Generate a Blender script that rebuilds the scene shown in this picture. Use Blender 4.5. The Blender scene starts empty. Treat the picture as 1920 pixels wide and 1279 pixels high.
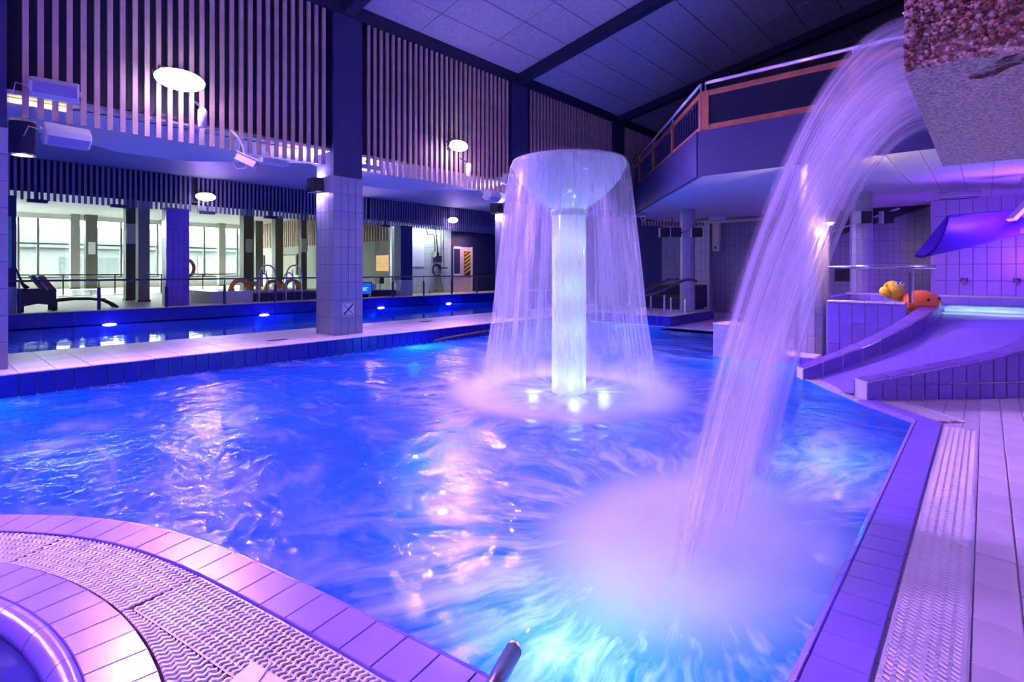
import bpy, bmesh, math, random
from mathutils import Vector, Matrix
random.seed(7)
PI = math.pi
scene = bpy.context.scene
COL = scene.collection

# ---------------------------------------------------------------- camera, world, exposure
cam_d = bpy.data.cameras.new('camera')
cam = bpy.data.objects.new('camera', cam_d); COL.objects.link(cam)
cam_d.sensor_width = 36.0; cam_d.lens = 18.75
cam_d.shift_y = -132.5 / 1920.0
cam_d.clip_start = 0.02; cam_d.clip_end = 300
cam.location = (0, 0, 1.1)
cam.rotation_euler = (PI / 2, 0, math.radians(41.6))
scene.camera = cam

world = bpy.data.worlds.new('daylight'); scene.world = world
world.use_nodes = True
bg = world.node_tree.nodes['Background']
bg.inputs[0].default_value = (0.93, 1.0, 0.97, 1); bg.inputs[1].default_value = 30.0

vs = scene.view_settings
vs.view_transform = 'Standard'; vs.look = 'None'; vs.gamma = 1.0; vs.use_curve_mapping = False
vs.exposure = 0.0
cy = scene.cycles
cy.max_bounces = 4; cy.diffuse_bounces = 3; cy.glossy_bounces = 2; cy.transmission_bounces = 3
cy.transparent_max_bounces = 8; cy.volume_bounces = 2
cy.caustics_reflective = False; cy.caustics_refractive = False
cy.sample_clamp_indirect = 4.0
cy.volume_step_rate = 3.0; cy.volume_max_steps = 48
cy.use_adaptive_sampling = True; cy.adaptive_threshold = 0.22; cy.adaptive_min_samples = 12; cy.light_sampling_threshold = 0.04

PURPLE = (0.47, 0.20, 1.0)
FLOOD_W = 500.0          # hall floodlights
POOL_W = 70.0           # underwater pool lamps

def area_light(name, loc, target, size, sizey, power, color, spread=PI, parent=None):
    d = bpy.data.lights.new(name, 'AREA'); d.shape = 'RECTANGLE'; d.size = size; d.size_y = sizey
    d.energy = power; d.color = color; d.spread = spread
    o = bpy.data.objects.new(name, d); COL.objects.link(o)
    o.location = Vector(loc) - (OFF[parent] if parent else Vector())
    o.rotation_euler = (Vector(target) - Vector(loc)).to_track_quat('-Z', 'Y').to_euler()
    if parent: o.parent = parent
    return o
def point_light(name, loc, power, color, radius=0.05, parent=None):
    d = bpy.data.lights.new(name, 'POINT'); d.energy = power; d.color = color; d.shadow_soft_size = radius
    o = bpy.data.objects.new(name, d); COL.objects.link(o)
    o.location = Vector(loc) - (OFF[parent] if parent else Vector())
    if parent: o.parent = parent
    return o
OFF = {}

# daylight portal of the glazed wall of the far hall
pd = bpy.data.lights.new('window_portal', 'AREA'); pd.shape = 'RECTANGLE'; pd.size = 18; pd.size_y = 3.4
pd.cycles.is_portal = True
po = bpy.data.objects.new('window_portal', pd); COL.objects.link(po)
po.location = (-34.3, 5.5, 2.1); po.rotation_euler = Vector((1, 0, 0)).to_track_quat('-Z', 'Y').to_euler()

# ---------------------------------------------------------------- materials
MATS = {}
def new_mat(name):
    m = bpy.data.materials.new(name); m.use_nodes = True
    nt = m.node_tree; nt.nodes.clear()
    out = nt.nodes.new('ShaderNodeOutputMaterial')
    return m, nt, out
def N(nt, t, **kw):
    n = nt.nodes.new(t)
    for k, v in kw.items(): setattr(n, k, v)
    return n
def mat(name, color, rough=0.5, var=0.06, scale=6.0, metal=0.0, bump=0.0, bscale=40.0, emit=None, estr=0.0, spec=0.5, col2=None):
    m, nt, out = new_mat(name)
    b = N(nt, 'ShaderNodeBsdfPrincipled'); nt.links.new(b.outputs[0], out.inputs[0])
    b.inputs['Roughness'].default_value = rough; b.inputs['Metallic'].default_value = metal
    b.inputs['Specular IOR Level'].default_value = spec
    tc = N(nt, 'ShaderNodeTexCoord')
    nz = N(nt, 'ShaderNodeTexNoise'); nz.inputs['Scale'].default_value = scale; nz.inputs['Detail'].default_value = 3
    nt.links.new(tc.outputs['Object'], nz.inputs['Vector'])
    rp = N(nt, 'ShaderNodeValToRGB')
    c = color; c2 = col2 if col2 else tuple(min(1, x * (1 + var)) for x in c)
    c1 = tuple(x * (1 - var) for x in c)
    rp.color_ramp.elements[0].position = .3; rp.color_ramp.elements[1].position = .7
    rp.color_ramp.elements[0].color = (*c1, 1); rp.color_ramp.elements[1].color = (*c2, 1)
    nt.links.new(nz.outputs['Fac'], rp.inputs[0]); nt.links.new(rp.outputs[0], b.inputs['Base Color'])
    if bump:
        n2 = N(nt, 'ShaderNodeTexNoise'); n2.inputs['Scale'].default_value = bscale; n2.inputs['Detail'].default_value = 4
        nt.links.new(tc.outputs['Object'], n2.inputs['Vector'])
        bp = N(nt, 'ShaderNodeBump'); bp.inputs['Strength'].default_value = bump; bp.inputs['Distance'].default_value = .01
        nt.links.new(n2.outputs['Fac'], bp.inputs['Height']); nt.links.new(bp.outputs[0], b.inputs['Normal'])
    if emit:
        b.inputs['Emission Color'].default_value = (*emit, 1); b.inputs['Emission Strength'].default_value = estr
    MATS[name] = m
    return m
mat('navy', (0.030, 0.036, 0.115), .55)
mat('navy_beam', (0.012, 0.014, 0.045), .55)
mat('black', (0.010, 0.010, 0.014), .5)
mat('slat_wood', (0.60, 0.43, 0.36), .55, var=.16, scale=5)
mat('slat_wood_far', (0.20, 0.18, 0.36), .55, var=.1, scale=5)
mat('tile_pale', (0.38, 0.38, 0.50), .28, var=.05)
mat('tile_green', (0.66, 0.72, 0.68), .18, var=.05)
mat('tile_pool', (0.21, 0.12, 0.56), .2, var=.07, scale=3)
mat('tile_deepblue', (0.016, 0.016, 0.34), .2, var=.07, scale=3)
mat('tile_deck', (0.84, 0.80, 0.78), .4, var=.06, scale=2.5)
mat('tile_rim', (0.32, 0.23, 0.84), .28, var=.07, scale=3)
mat('grout', (0.36, 0.31, 0.34), .85)
mat('grout_light', (0.66, 0.56, 0.58), .85)
mat('grout_dark', (0.16, 0.15, 0.22), .85)
mat('grating_white', (0.90, 0.88, 0.86), .45, var=.03)
mat('gutter_dark', (0.30, 0.10, 0.16), .8)
mat('basin', (0.20, 0.42, 0.85), .5, var=.05)
mat('panel_ceiling', (0.50, 0.47, 0.56), .9, var=.16, scale=30, bump=.3, bscale=90)
mat('seam', (0.16, 0.14, 0.20), .9)
mat('white_paint', (0.80, 0.80, 0.84), .6, var=.02)
mat('grey_paint', (0.42, 0.40, 0.50), .7, var=.03)
mat('wall_green', (0.50, 0.54, 0.48), .8, var=.04)
mat('wall_white', (0.70, 0.72, 0.68), .8, var=.03)
mat('door_beige', (0.62, 0.58, 0.42), .6, var=.04)
mat('rail_wood', (0.42, 0.16, 0.07), .4, var=.2, scale=8)
mat('dark_glass', (0.012, 0.014, 0.03), .15)
mat('chrome', (0.75, 0.75, 0.78), .18, metal=1.0, var=.02)
mat('steel_white', (0.72, 0.72, 0.78), .35, metal=.3, var=.02)
mat('dark_steel', (0.16, 0.15, 0.2), .3, metal=.9, var=.03)
mat('column_grey', (0.11, 0.115, 0.105), .5)
mat('column_lightgrey', (0.33, 0.34, 0.33), .6)
mat('plastic_white', (0.74, 0.73, 0.80), .4, var=.02)
mat('plastic_grille', (0.40, 0.38, 0.66), .7, var=.02)
mat('yellow_toy', (0.98, 0.66, 0.04), .35, var=.08)
mat('orange_toy', (0.95, 0.22, 0.05), .35, var=.08)
mat('amber_toy', (0.72, 0.36, 0.03), .35, var=.15)
mat('red_brown', (0.40, 0.06, 0.02), .5, var=.15)
mat('brown', (0.10, 0.05, 0.03), .5, var=.2)
mat('slide_violet', (0.09, 0.025, 0.55), .42, var=.04)
mat('hazard_yellow', (0.85, 0.60, 0.05), .5)
mat('door_pink', (0.75, 0.55, 0.58), .5)
mat('teal_sign', (0.10, 0.45, 0.36), .5, var=.2, scale=20)
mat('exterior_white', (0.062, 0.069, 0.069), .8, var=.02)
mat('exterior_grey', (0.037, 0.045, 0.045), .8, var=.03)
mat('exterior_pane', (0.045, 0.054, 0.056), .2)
mat('beige_floor', (0.60, 0.56, 0.45), .5)
mat('glass_block', (0.85, 0.55, 0.25), .2, emit=(1, .62, .25), estr=.55)
mat('flood_glass', (0.9, 0.8, 1.0), .3, emit=(0.93, 0.78, 1.0), estr=55)
mat('far_flood_glass', (0.9, 0.8, 1.0), .3, emit=(0.90, 0.72, 1.0), estr=40)
mat('warm_glass', (1.0, 0.8, 0.5), .3, emit=(1.0, 0.62, 0.25), estr=4)
mat('lamp_ring', (0.45, 0.42, 0.55), .3, metal=.7)
mat('pool_lamp_glass', (0.8, 0.9, 1.0), .3, emit=(0.45, 0.75, 1.0), estr=.6)
mat('screen_blue', (0.02, 0.05, 0.3), .2, emit=(0.01, 0.10, 0.75), estr=1.0)
mat('screen_mark', (0.4, 0.7, 1.0), .2, emit=(0.3, 0.7, 1.0), estr=1.2)
mat('sign_white', (0.85, 0.85, 0.86), .4, var=.02)
mat('sign_black', (0.02, 0.02, 0.03), .4)

# stone aggregate
def stone_mat(name, scale, bumpd, cols):
    m, nt, out = new_mat(name)
    b = N(nt, 'ShaderNodeBsdfPrincipled'); b.inputs['Roughness'].default_value = .55
    nt.links.new(b.outputs[0], out.inputs[0])
    tc = N(nt, 'ShaderNodeTexCoord')
    v = N(nt, 'ShaderNodeTexVoronoi'); v.inputs['Scale'].default_value = scale
    nt.links.new(tc.outputs['Object'], v.inputs['Vector'])
    sx = N(nt, 'ShaderNodeSeparateColor'); nt.links.new(v.outputs['Color'], sx.inputs[0])
    rp = N(nt, 'ShaderNodeValToRGB')
    el = rp.color_ramp.elements
    while len(el) < len(cols): el.new(.5)
    for i, c in enumerate(cols):
        el[i].position = i / (len(cols) - 1); el[i].color = (*c, 1)
    nt.links.new(sx.outputs[0], rp.inputs[0]); nt.links.new(rp.outputs[0], b.inputs['Base Color'])
    bp = N(nt, 'ShaderNodeBump'); bp.inputs['Strength'].default_value = .9; bp.inputs['Distance'].default_value = bumpd
    bp.invert = True
    nt.links.new(v.outputs['Distance'], bp.inputs['Height']); nt.links.new(bp.outputs[0], b.inputs['Normal'])
    MATS[name] = m
stone_mat('stone_coarse', 110, .006, [(0.12, 0.06, 0.04), (0.42, 0.22, 0.14), (0.66, 0.46, 0.34), (0.24, 0.11, 0.08), (0.72, 0.56, 0.46)])
stone_mat('stone_fine', 170, .004, [(0.30, 0.16, 0.09), (0.74, 0.52, 0.34), (0.92, 0.76, 0.55), (0.46, 0.28, 0.17), (0.84, 0.66, 0.46)])
for i, c in enumerate([(0.30, 0.13, 0.08), (0.55, 0.38, 0.30), (0.14, 0.06, 0.045), (0.42, 0.22, 0.14)]):
    mat('pebble%d' % i, c, .45, var=.2, scale=30)

def tiled_floor(name, c, g, sx, sy):
    m, nt, out = new_mat(name)
    b = N(nt, 'ShaderNodeBsdfPrincipled'); b.inputs['Roughness'].default_value = .4
    nt.links.new(b.outputs[0], out.inputs[0])
    tc = N(nt, 'ShaderNodeTexCoord'); br = N(nt, 'ShaderNodeTexBrick')
    br.offset = 0; br.inputs['Scale'].default_value = 1; br.inputs['Mortar Size'].default_value = .004
    br.inputs['Brick Width'].default_value = sx; br.inputs['Row Height'].default_value = sy
    br.inputs['Color1'].default_value = (*c, 1); br.inputs['Color2'].default_value = (*[x * .94 for x in c], 1)
    br.inputs['Mortar'].default_value = (*g, 1)
    nt.links.new(tc.outputs['Object'], br.inputs['Vector']); nt.links.new(br.outputs['Color'], b.inputs['Base Color'])
    MATS[name] = m
tiled_floor('floor_tiles', (0.76, 0.70, 0.74), (0.36, 0.31, 0.34), .122, .258)

def rust_mat():
    m, nt, out = new_mat('rust_stain')
    tc = N(nt, 'ShaderNodeTexCoord'); nz = N(nt, 'ShaderNodeTexNoise'); nz.inputs['Scale'].default_value = 28; nz.inputs['Detail'].default_value = 5
    nt.links.new(tc.outputs['Object'], nz.inputs['Vector'])
    rp = N(nt, 'ShaderNodeValToRGB'); rp.color_ramp.elements[0].position = .38; rp.color_ramp.elements[1].position = .60
    nt.links.new(nz.outputs['Fac'], rp.inputs[0])
    df = N(nt, 'ShaderNodeBsdfDiffuse'); df.inputs[0].default_value = (.14, .06, .035, 1); tr = N(nt, 'ShaderNodeBsdfTransparent')
    mx = N(nt, 'ShaderNodeMixShader'); nt.links.new(rp.outputs[0], mx.inputs[0]); nt.links.new(tr.outputs[0], mx.inputs[1]); nt.links.new(df.outputs[0], mx.inputs[2])
    nt.links.new(mx.outputs[0], out.inputs[0]); MATS['rust_stain'] = m
rust_mat()

# ---- water
def math_n(nt, op, a, b=None, clamp=False):
    n = N(nt, 'ShaderNodeMath', operation=op); n.use_clamp = clamp
    for i, v in enumerate((a, b)):
        if v is None: continue
        if isinstance(v, (int, float)): n.inputs[i].default_value = v
        else: nt.links.new(v, n.inputs[i])
    return n.outputs[0]
def maprange(nt, v, a, b, c=0.0, d=1.0, smooth=True):
    n = N(nt, 'ShaderNodeMapRange'); n.interpolation_type = 'SMOOTHSTEP' if smooth else 'LINEAR'
    nt.links.new(v, n.inputs[0])
    for i, x in enumerate((a, b, c, d)): n.inputs[i + 1].default_value = x
    return n.outputs[0]
def combine(nt, x, y, z):
    n = N(nt, 'ShaderNodeCombineXYZ')
    for i, v in enumerate((x, y, z)):
        if isinstance(v, (int, float)): n.inputs[i].default_value = v
        else: nt.links.new(v, n.inputs[i])
    return n.outputs[0]
def noise(nt, vec, scale, detail=3, rough=.55, dist=0.0):
    n = N(nt, 'ShaderNodeTexNoise'); n.inputs['Scale'].default_value = scale; n.inputs['Detail'].default_value = detail
    n.inputs['Roughness'].default_value = rough; n.inputs['Distortion'].default_value = dist
    nt.links.new(vec, n.inputs['Vector'])
    return n.outputs['Fac']

def water_mat(name, tint, body, bump, foam=None, rough=.05, transp=.55, churn=None):
    m, nt, out = new_mat(name)
    g = N(nt, 'ShaderNodeNewGeometry'); P = g.outputs['Position']
    n1 = noise(nt, P, 2.2, 3, .5, .6); n2 = noise(nt, P, 9.0, 3, .6, 1.0)
    h = math_n(nt, 'ADD', math_n(nt, 'MULTIPLY', n1, 1.6), math_n(nt, 'MULTIPLY', n2, .42))
    bp = N(nt, 'ShaderNodeBump'); bp.inputs['Strength'].default_value = bump; bp.inputs['Distance'].default_value = .08
    nt.links.new(h, bp.inputs['Height']); NRM = bp.outputs[0]
    tr = N(nt, 'ShaderNodeBsdfTransparent'); tr.inputs[0].default_value = (*tint, 1)
    df = N(nt, 'ShaderNodeBsdfDiffuse'); df.inputs[0].default_value = (*body, 1)
    tl = N(nt, 'ShaderNodeBsdfTranslucent'); tl.inputs[0].default_value = (*[min(1, x * 1.3) for x in body], 1)
    mx = N(nt, 'ShaderNodeMixShader'); mx.inputs[0].default_value = .5
    nt.links.new(df.outputs[0], mx.inputs[1]); nt.links.new(tl.outputs[0], mx.inputs[2])
    bo = N(nt, 'ShaderNodeMixShader'); bo.inputs[0].default_value = 1 - transp
    nt.links.new(tr.outputs[0], bo.inputs[1]); nt.links.new(mx.outputs[0], bo.inputs[2])
    gl = N(nt, 'ShaderNodeBsdfGlossy'); gl.inputs['Roughness'].default_value = rough
    nt.links.new(NRM, gl.inputs['Normal'])
    fr = N(nt, 'ShaderNodeFresnel'); fr.inputs[0].default_value = 1.33; nt.links.new(NRM, fr.inputs['Normal'])
    su = N(nt, 'ShaderNodeMixShader')
    nt.links.new(fr.outputs[0], su.inputs[0]); nt.links.new(bo.outputs[0], su.inputs[1]); nt.links.new(gl.outputs[0], su.inputs[2])
    last = su.outputs[0]
    if foam:
        sp = N(nt, 'ShaderNodeSeparateXYZ'); nt.links.new(P, sp.inputs[0])
        X, Y = sp.outputs[0], sp.outputs[1]
        tot = None
        for (cx, cyy, rin, rout, solid, amt, stretch) in foam:
            dx = math_n(nt, 'SUBTRACT', X, cx); dy = math_n(nt, 'SUBTRACT', Y, cyy)
            dy = math_n(nt, 'MULTIPLY', dy, stretch)
            r = math_n(nt, 'SQRT', math_n(nt, 'ADD', math_n(nt, 'MULTIPLY', dx, dx), math_n(nt, 'MULTIPLY', dy, dy)))
            inv = math_n(nt, 'DIVIDE', 1.0, math_n(nt, 'MAXIMUM', r, .02))
            ux = math_n(nt, 'MULTIPLY', dx, inv); uy = math_n(nt, 'MULTIPLY', dy, inv)
            v = combine(nt, math_n(nt, 'MULTIPLY', ux, 5.0), math_n(nt, 'MULTIPLY', uy, 5.0), math_n(nt, 'MULTIPLY', r, 1.3))
            wsp = N(nt, 'ShaderNodeVectorMath', operation='MULTIPLY_ADD')
            nzc = N(nt, 'ShaderNodeTexNoise'); nzc.inputs['Scale'].default_value = 2.0; nt.links.new(P, nzc.inputs['Vector'])
            nt.links.new(nzc.outputs['Color'], wsp.inputs[0]); wsp.inputs[1].default_value = (1.6, 1.6, 1.0); nt.links.new(v, wsp.inputs[2])
            st = maprange(nt, noise(nt, wsp.outputs[0], 1.7, 4, .66, .3), .30, .78)
            fall = maprange(nt, r, rin, rout, 1.0, 0.0)
            if solid < 0:
                q = math_n(nt, 'DIVIDE', math_n(nt, 'SUBTRACT', r, -solid), .20)
                core = math_n(nt, 'EXPONENT', math_n(nt, 'MULTIPLY', math_n(nt, 'MULTIPLY', q, q), -1.0))
            else: core = maprange(nt, r, solid * .4, solid, 1.0, 0.0)
            f = math_n(nt, 'MULTIPLY', math_n(nt, 'MULTIPLY', st, fall), amt)
            f = math_n(nt, 'MAXIMUM', f, math_n(nt, 'MULTIPLY', core, .92))
            tot = f if tot is None else math_n(nt, 'MAXIMUM', tot, f)
        # thin milky aerated water everywhere else
        sw = N(nt, 'ShaderNodeMapping'); sw.inputs['Rotation'].default_value = (0, 0, .6); sw.inputs['Scale'].default_value = (1.0, 2.6, 1)
        nt.links.new(P, sw.inputs[0])
        milk = maprange(nt, noise(nt, sw.outputs[0], 1.1, 3, .65, .9), .46, .85, 0.0, .22)
        tot = math_n(nt, 'MAXIMUM', tot, milk, clamp=True)
        fd = N(nt, 'ShaderNodeBsdfDiffuse'); fd.inputs[0].default_value = (.86, .84, .90, 1)
        ft = N(nt, 'ShaderNodeBsdfTranslucent'); ft.inputs[0].default_value = (.8, .86, .95, 1)
        fm = N(nt, 'ShaderNodeMixShader'); fm.inputs[0].default_value = .2
        nt.links.new(fd.outputs[0], fm.inputs[1]); nt.links.new(ft.outputs[0], fm.inputs[2])
        fx = N(nt, 'ShaderNodeMixShader'); nt.links.new(tot, fx.inputs[0])
        nt.links.new(last, fx.inputs[1]); nt.links.new(fm.outputs[0], fx.inputs[2]); last = fx.outputs[0]
    nt.links.new(last, out.inputs[0]); MATS[name] = m
FX, FY = -2.89, 4.05
water_mat('pool_water', (0.05, 0.46, 1.0), (0.0, 0.20, 1.0), .33,
          foam=[(FX, FY, .6, 2.0, -.86, .75, 1.0), (-.95, 2.25, .40, 1.9, .75, .85, .72)], rough=.17, transp=.5)
water_mat('far_water', (0.10, 0.22, 1.0), (0.003, 0.06, 0.95), .03, rough=.02, transp=.25)
water_mat('spa_water', (0.45, 0.55, 1.0), (0.16, 0.16, 0.75), .25, rough=.08, transp=.35)
water_mat('weir_water', (0.75, 0.85, 1.0), (0.62, 0.72, 1.0), .4, rough=.12, transp=.25)

def streak_mat(name, kx, ky, lo, hi, amin, amax, fade=None):
    """falling water: strands along V, milky white, see-through between them"""
    m, nt, out = new_mat(name)
    uv = N(nt, 'ShaderNodeUVMap'); sp = N(nt, 'ShaderNodeSeparateXYZ'); nt.links.new(uv.outputs[0], sp.inputs[0])
    U, V = sp.outputs[0], sp.outputs[1]
    v1 = combine(nt, math_n(nt, 'MULTIPLY', U, kx), math_n(nt, 'MULTIPLY', V, ky), 0)
    v2 = combine(nt, math_n(nt, 'MULTIPLY', U, kx * .22), math_n(nt, 'MULTIPLY', V, ky * .7), 3.1)
    a = noise(nt, v1, 1.0, 4, .6, .15); b = noise(nt, v2, 1.0, 3, .5, .1)
    f = math_n(nt, 'ADD', math_n(nt, 'MULTIPLY', a, .55), math_n(nt, 'MULTIPLY', b, .45))
    f = maprange(nt, f, lo, hi, amin, amax)
    # free edges thin out
    e = math_n(nt, 'MULTIPLY', maprange(nt, U, 0.0, fade, 0.0, 1.0), maprange(nt, U, 1 - fade, 1.0, 1.0, 0.0)) if fade else None
    if e is not None: f = math_n(nt, 'MULTIPLY', f, e)
    f = math_n(nt, 'MULTIPLY', f, maprange(nt, V, .84, 1.0, 1.0, .25))
    tr = N(nt, 'ShaderNodeBsdfTransparent')
    df = N(nt, 'ShaderNodeBsdfDiffuse'); df.inputs[0].default_value = (.86, .85, .92, 1)
    tl = N(nt, 'ShaderNodeBsdfTranslucent'); tl.inputs[0].default_value = (.86, .87, .95, 1)
    mm = N(nt, 'ShaderNodeMixShader'); mm.inputs[0].default_value = .5
    nt.links.new(df.outputs[0], mm.inputs[1]); nt.links.new(tl.outputs[0], mm.inputs[2])
    gl = N(nt, 'ShaderNodeBsdfGlossy'); gl.inputs['Roughness'].default_value = .25
    m2 = N(nt, 'ShaderNodeMixShader'); m2.inputs[0].default_value = .08
    nt.links.new(mm.outputs[0], m2.inputs[1]); nt.links.new(gl.outputs[0], m2.inputs[2])
    fx = N(nt, 'ShaderNodeMixShader'); nt.links.new(f, fx.inputs[0])
    nt.links.new(tr.outputs[0], fx.inputs[1]); nt.links.new(m2.outputs[0], fx.inputs[2])
    nt.links.new(fx.outputs[0], out.inputs[0]); MATS[name] = m
streak_mat('curtain_water', 170, 2.0, .34, .70, .13, .44)
streak_mat('waterfall_upper', 46, 1.6, .30, .70, .16, .68, fade=.07)
streak_mat('waterfall_lower', 34, 1.4, .32, .70, .10, .58, fade=.10)

def glass_mat(name, tint, refl):
    m, nt, out = new_mat(name)
    tr = N(nt, 'ShaderNodeBsdfTransparent'); tr.inputs[0].default_value = (*tint, 1)
    gl = N(nt, 'ShaderNodeBsdfGlossy'); gl.inputs['Roughness'].default_value = .03
    mx = N(nt, 'ShaderNodeMixShader'); mx.inputs[0].default_value = refl
    nt.links.new(tr.outputs[0], mx.inputs[1]); nt.links.new(gl.outputs[0], mx.inputs[2]); nt.links.new(mx.outputs[0], out.inputs[0])
    MATS[name] = m
glass_mat('window_glass', (.93, .98, .96), .05)
glass_mat('chute_water', (.96, .96, 1.0), .07)

def mist_mat(name, kind):
    """spray hanging over the water, thinning out with height and distance"""
    m, nt, out = new_mat(name)
    tc = N(nt, 'ShaderNodeTexCoord'); sp = N(nt, 'ShaderNodeSeparateXYZ'); nt.links.new(tc.outputs['Object'], sp.inputs[0])
    x, y, z = sp.outputs
    def gauss(q): return math_n(nt, 'EXPONENT', math_n(nt, 'MULTIPLY', q, -1.0))
    if kind == 'ring':
        r = math_n(nt, 'SQRT', math_n(nt, 'ADD', math_n(nt, 'MULTIPLY', x, x), math_n(nt, 'MULTIPLY', y, y)))
        q = math_n(nt, 'DIVIDE', math_n(nt, 'SUBTRACT', r, .80), .17)
        d = gauss(math_n(nt, 'ADD', math_n(nt, 'MULTIPLY', q, q), math_n(nt, 'MULTIPLY', z, 9.0))); amp = 5.0
    else:
        qx = math_n(nt, 'DIVIDE', x, .27); qy = math_n(nt, 'DIVIDE', y, .46)
        q = math_n(nt, 'ADD', math_n(nt, 'MULTIPLY', qx, qx), math_n(nt, 'MULTIPLY', qy, qy))
        d = gauss(math_n(nt, 'ADD', q, math_n(nt, 'MULTIPLY', z, 6.0))); amp = 3.2
    nz = maprange(nt, noise(nt, tc.outputs['Object'], 3.6, 2, .6), .32, .68, .10 * amp, 1.5 * amp)
    v = N(nt, 'ShaderNodeVolumeScatter'); v.inputs['Color'].default_value = (.98, .97, .99, 1)
    nt.links.new(math_n(nt, 'MULTIPLY', d, nz), v.inputs['Density']); nt.links.new(v.outputs[0], out.inputs['Volume']); MATS[name] = m
mist_mat('mist_ring', 'ring'); mist_mat('mist_plunge', 'plunge')

# fountain body: wet frosted acrylic
def frosted():
    m, nt, out = new_mat('frosted')
    df = N(nt, 'ShaderNodeBsdfDiffuse'); df.inputs[0].default_value = (.80, .86, .88, 1)
    tl = N(nt, 'ShaderNodeBsdfTranslucent'); tl.inputs[0].default_value = (.78, .88, .90, 1)
    mx = N(nt, 'ShaderNodeMixShader'); mx.inputs[0].default_value = .55
    nt.links.new(df.outputs[0], mx.inputs[1]); nt.links.new(tl.outputs[0], mx.inputs[2])
    gl = N(nt, 'ShaderNodeBsdfGlossy'); gl.inputs['Roughness'].default_value = .12
    g = N(nt, 'ShaderNodeTexCoord'); nz = noise(nt, g.outputs['Object'], 14, 3)
    bp = N(nt, 'ShaderNodeBump'); bp.inputs['Strength'].default_value = .15; nt.links.new(nz, bp.inputs['Height'])
    nt.links.new(bp.outputs[0], gl.inputs['Normal'])
    m2 = N(nt, 'ShaderNodeMixShader'); m2.inputs[0].default_value = .12
    nt.links.new(mx.outputs[0], m2.inputs[1]); nt.links.new(gl.outputs[0], m2.inputs[2]); nt.links.new(m2.outputs[0], out.inputs[0])
    MATS['frosted'] = m
frosted()

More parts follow.
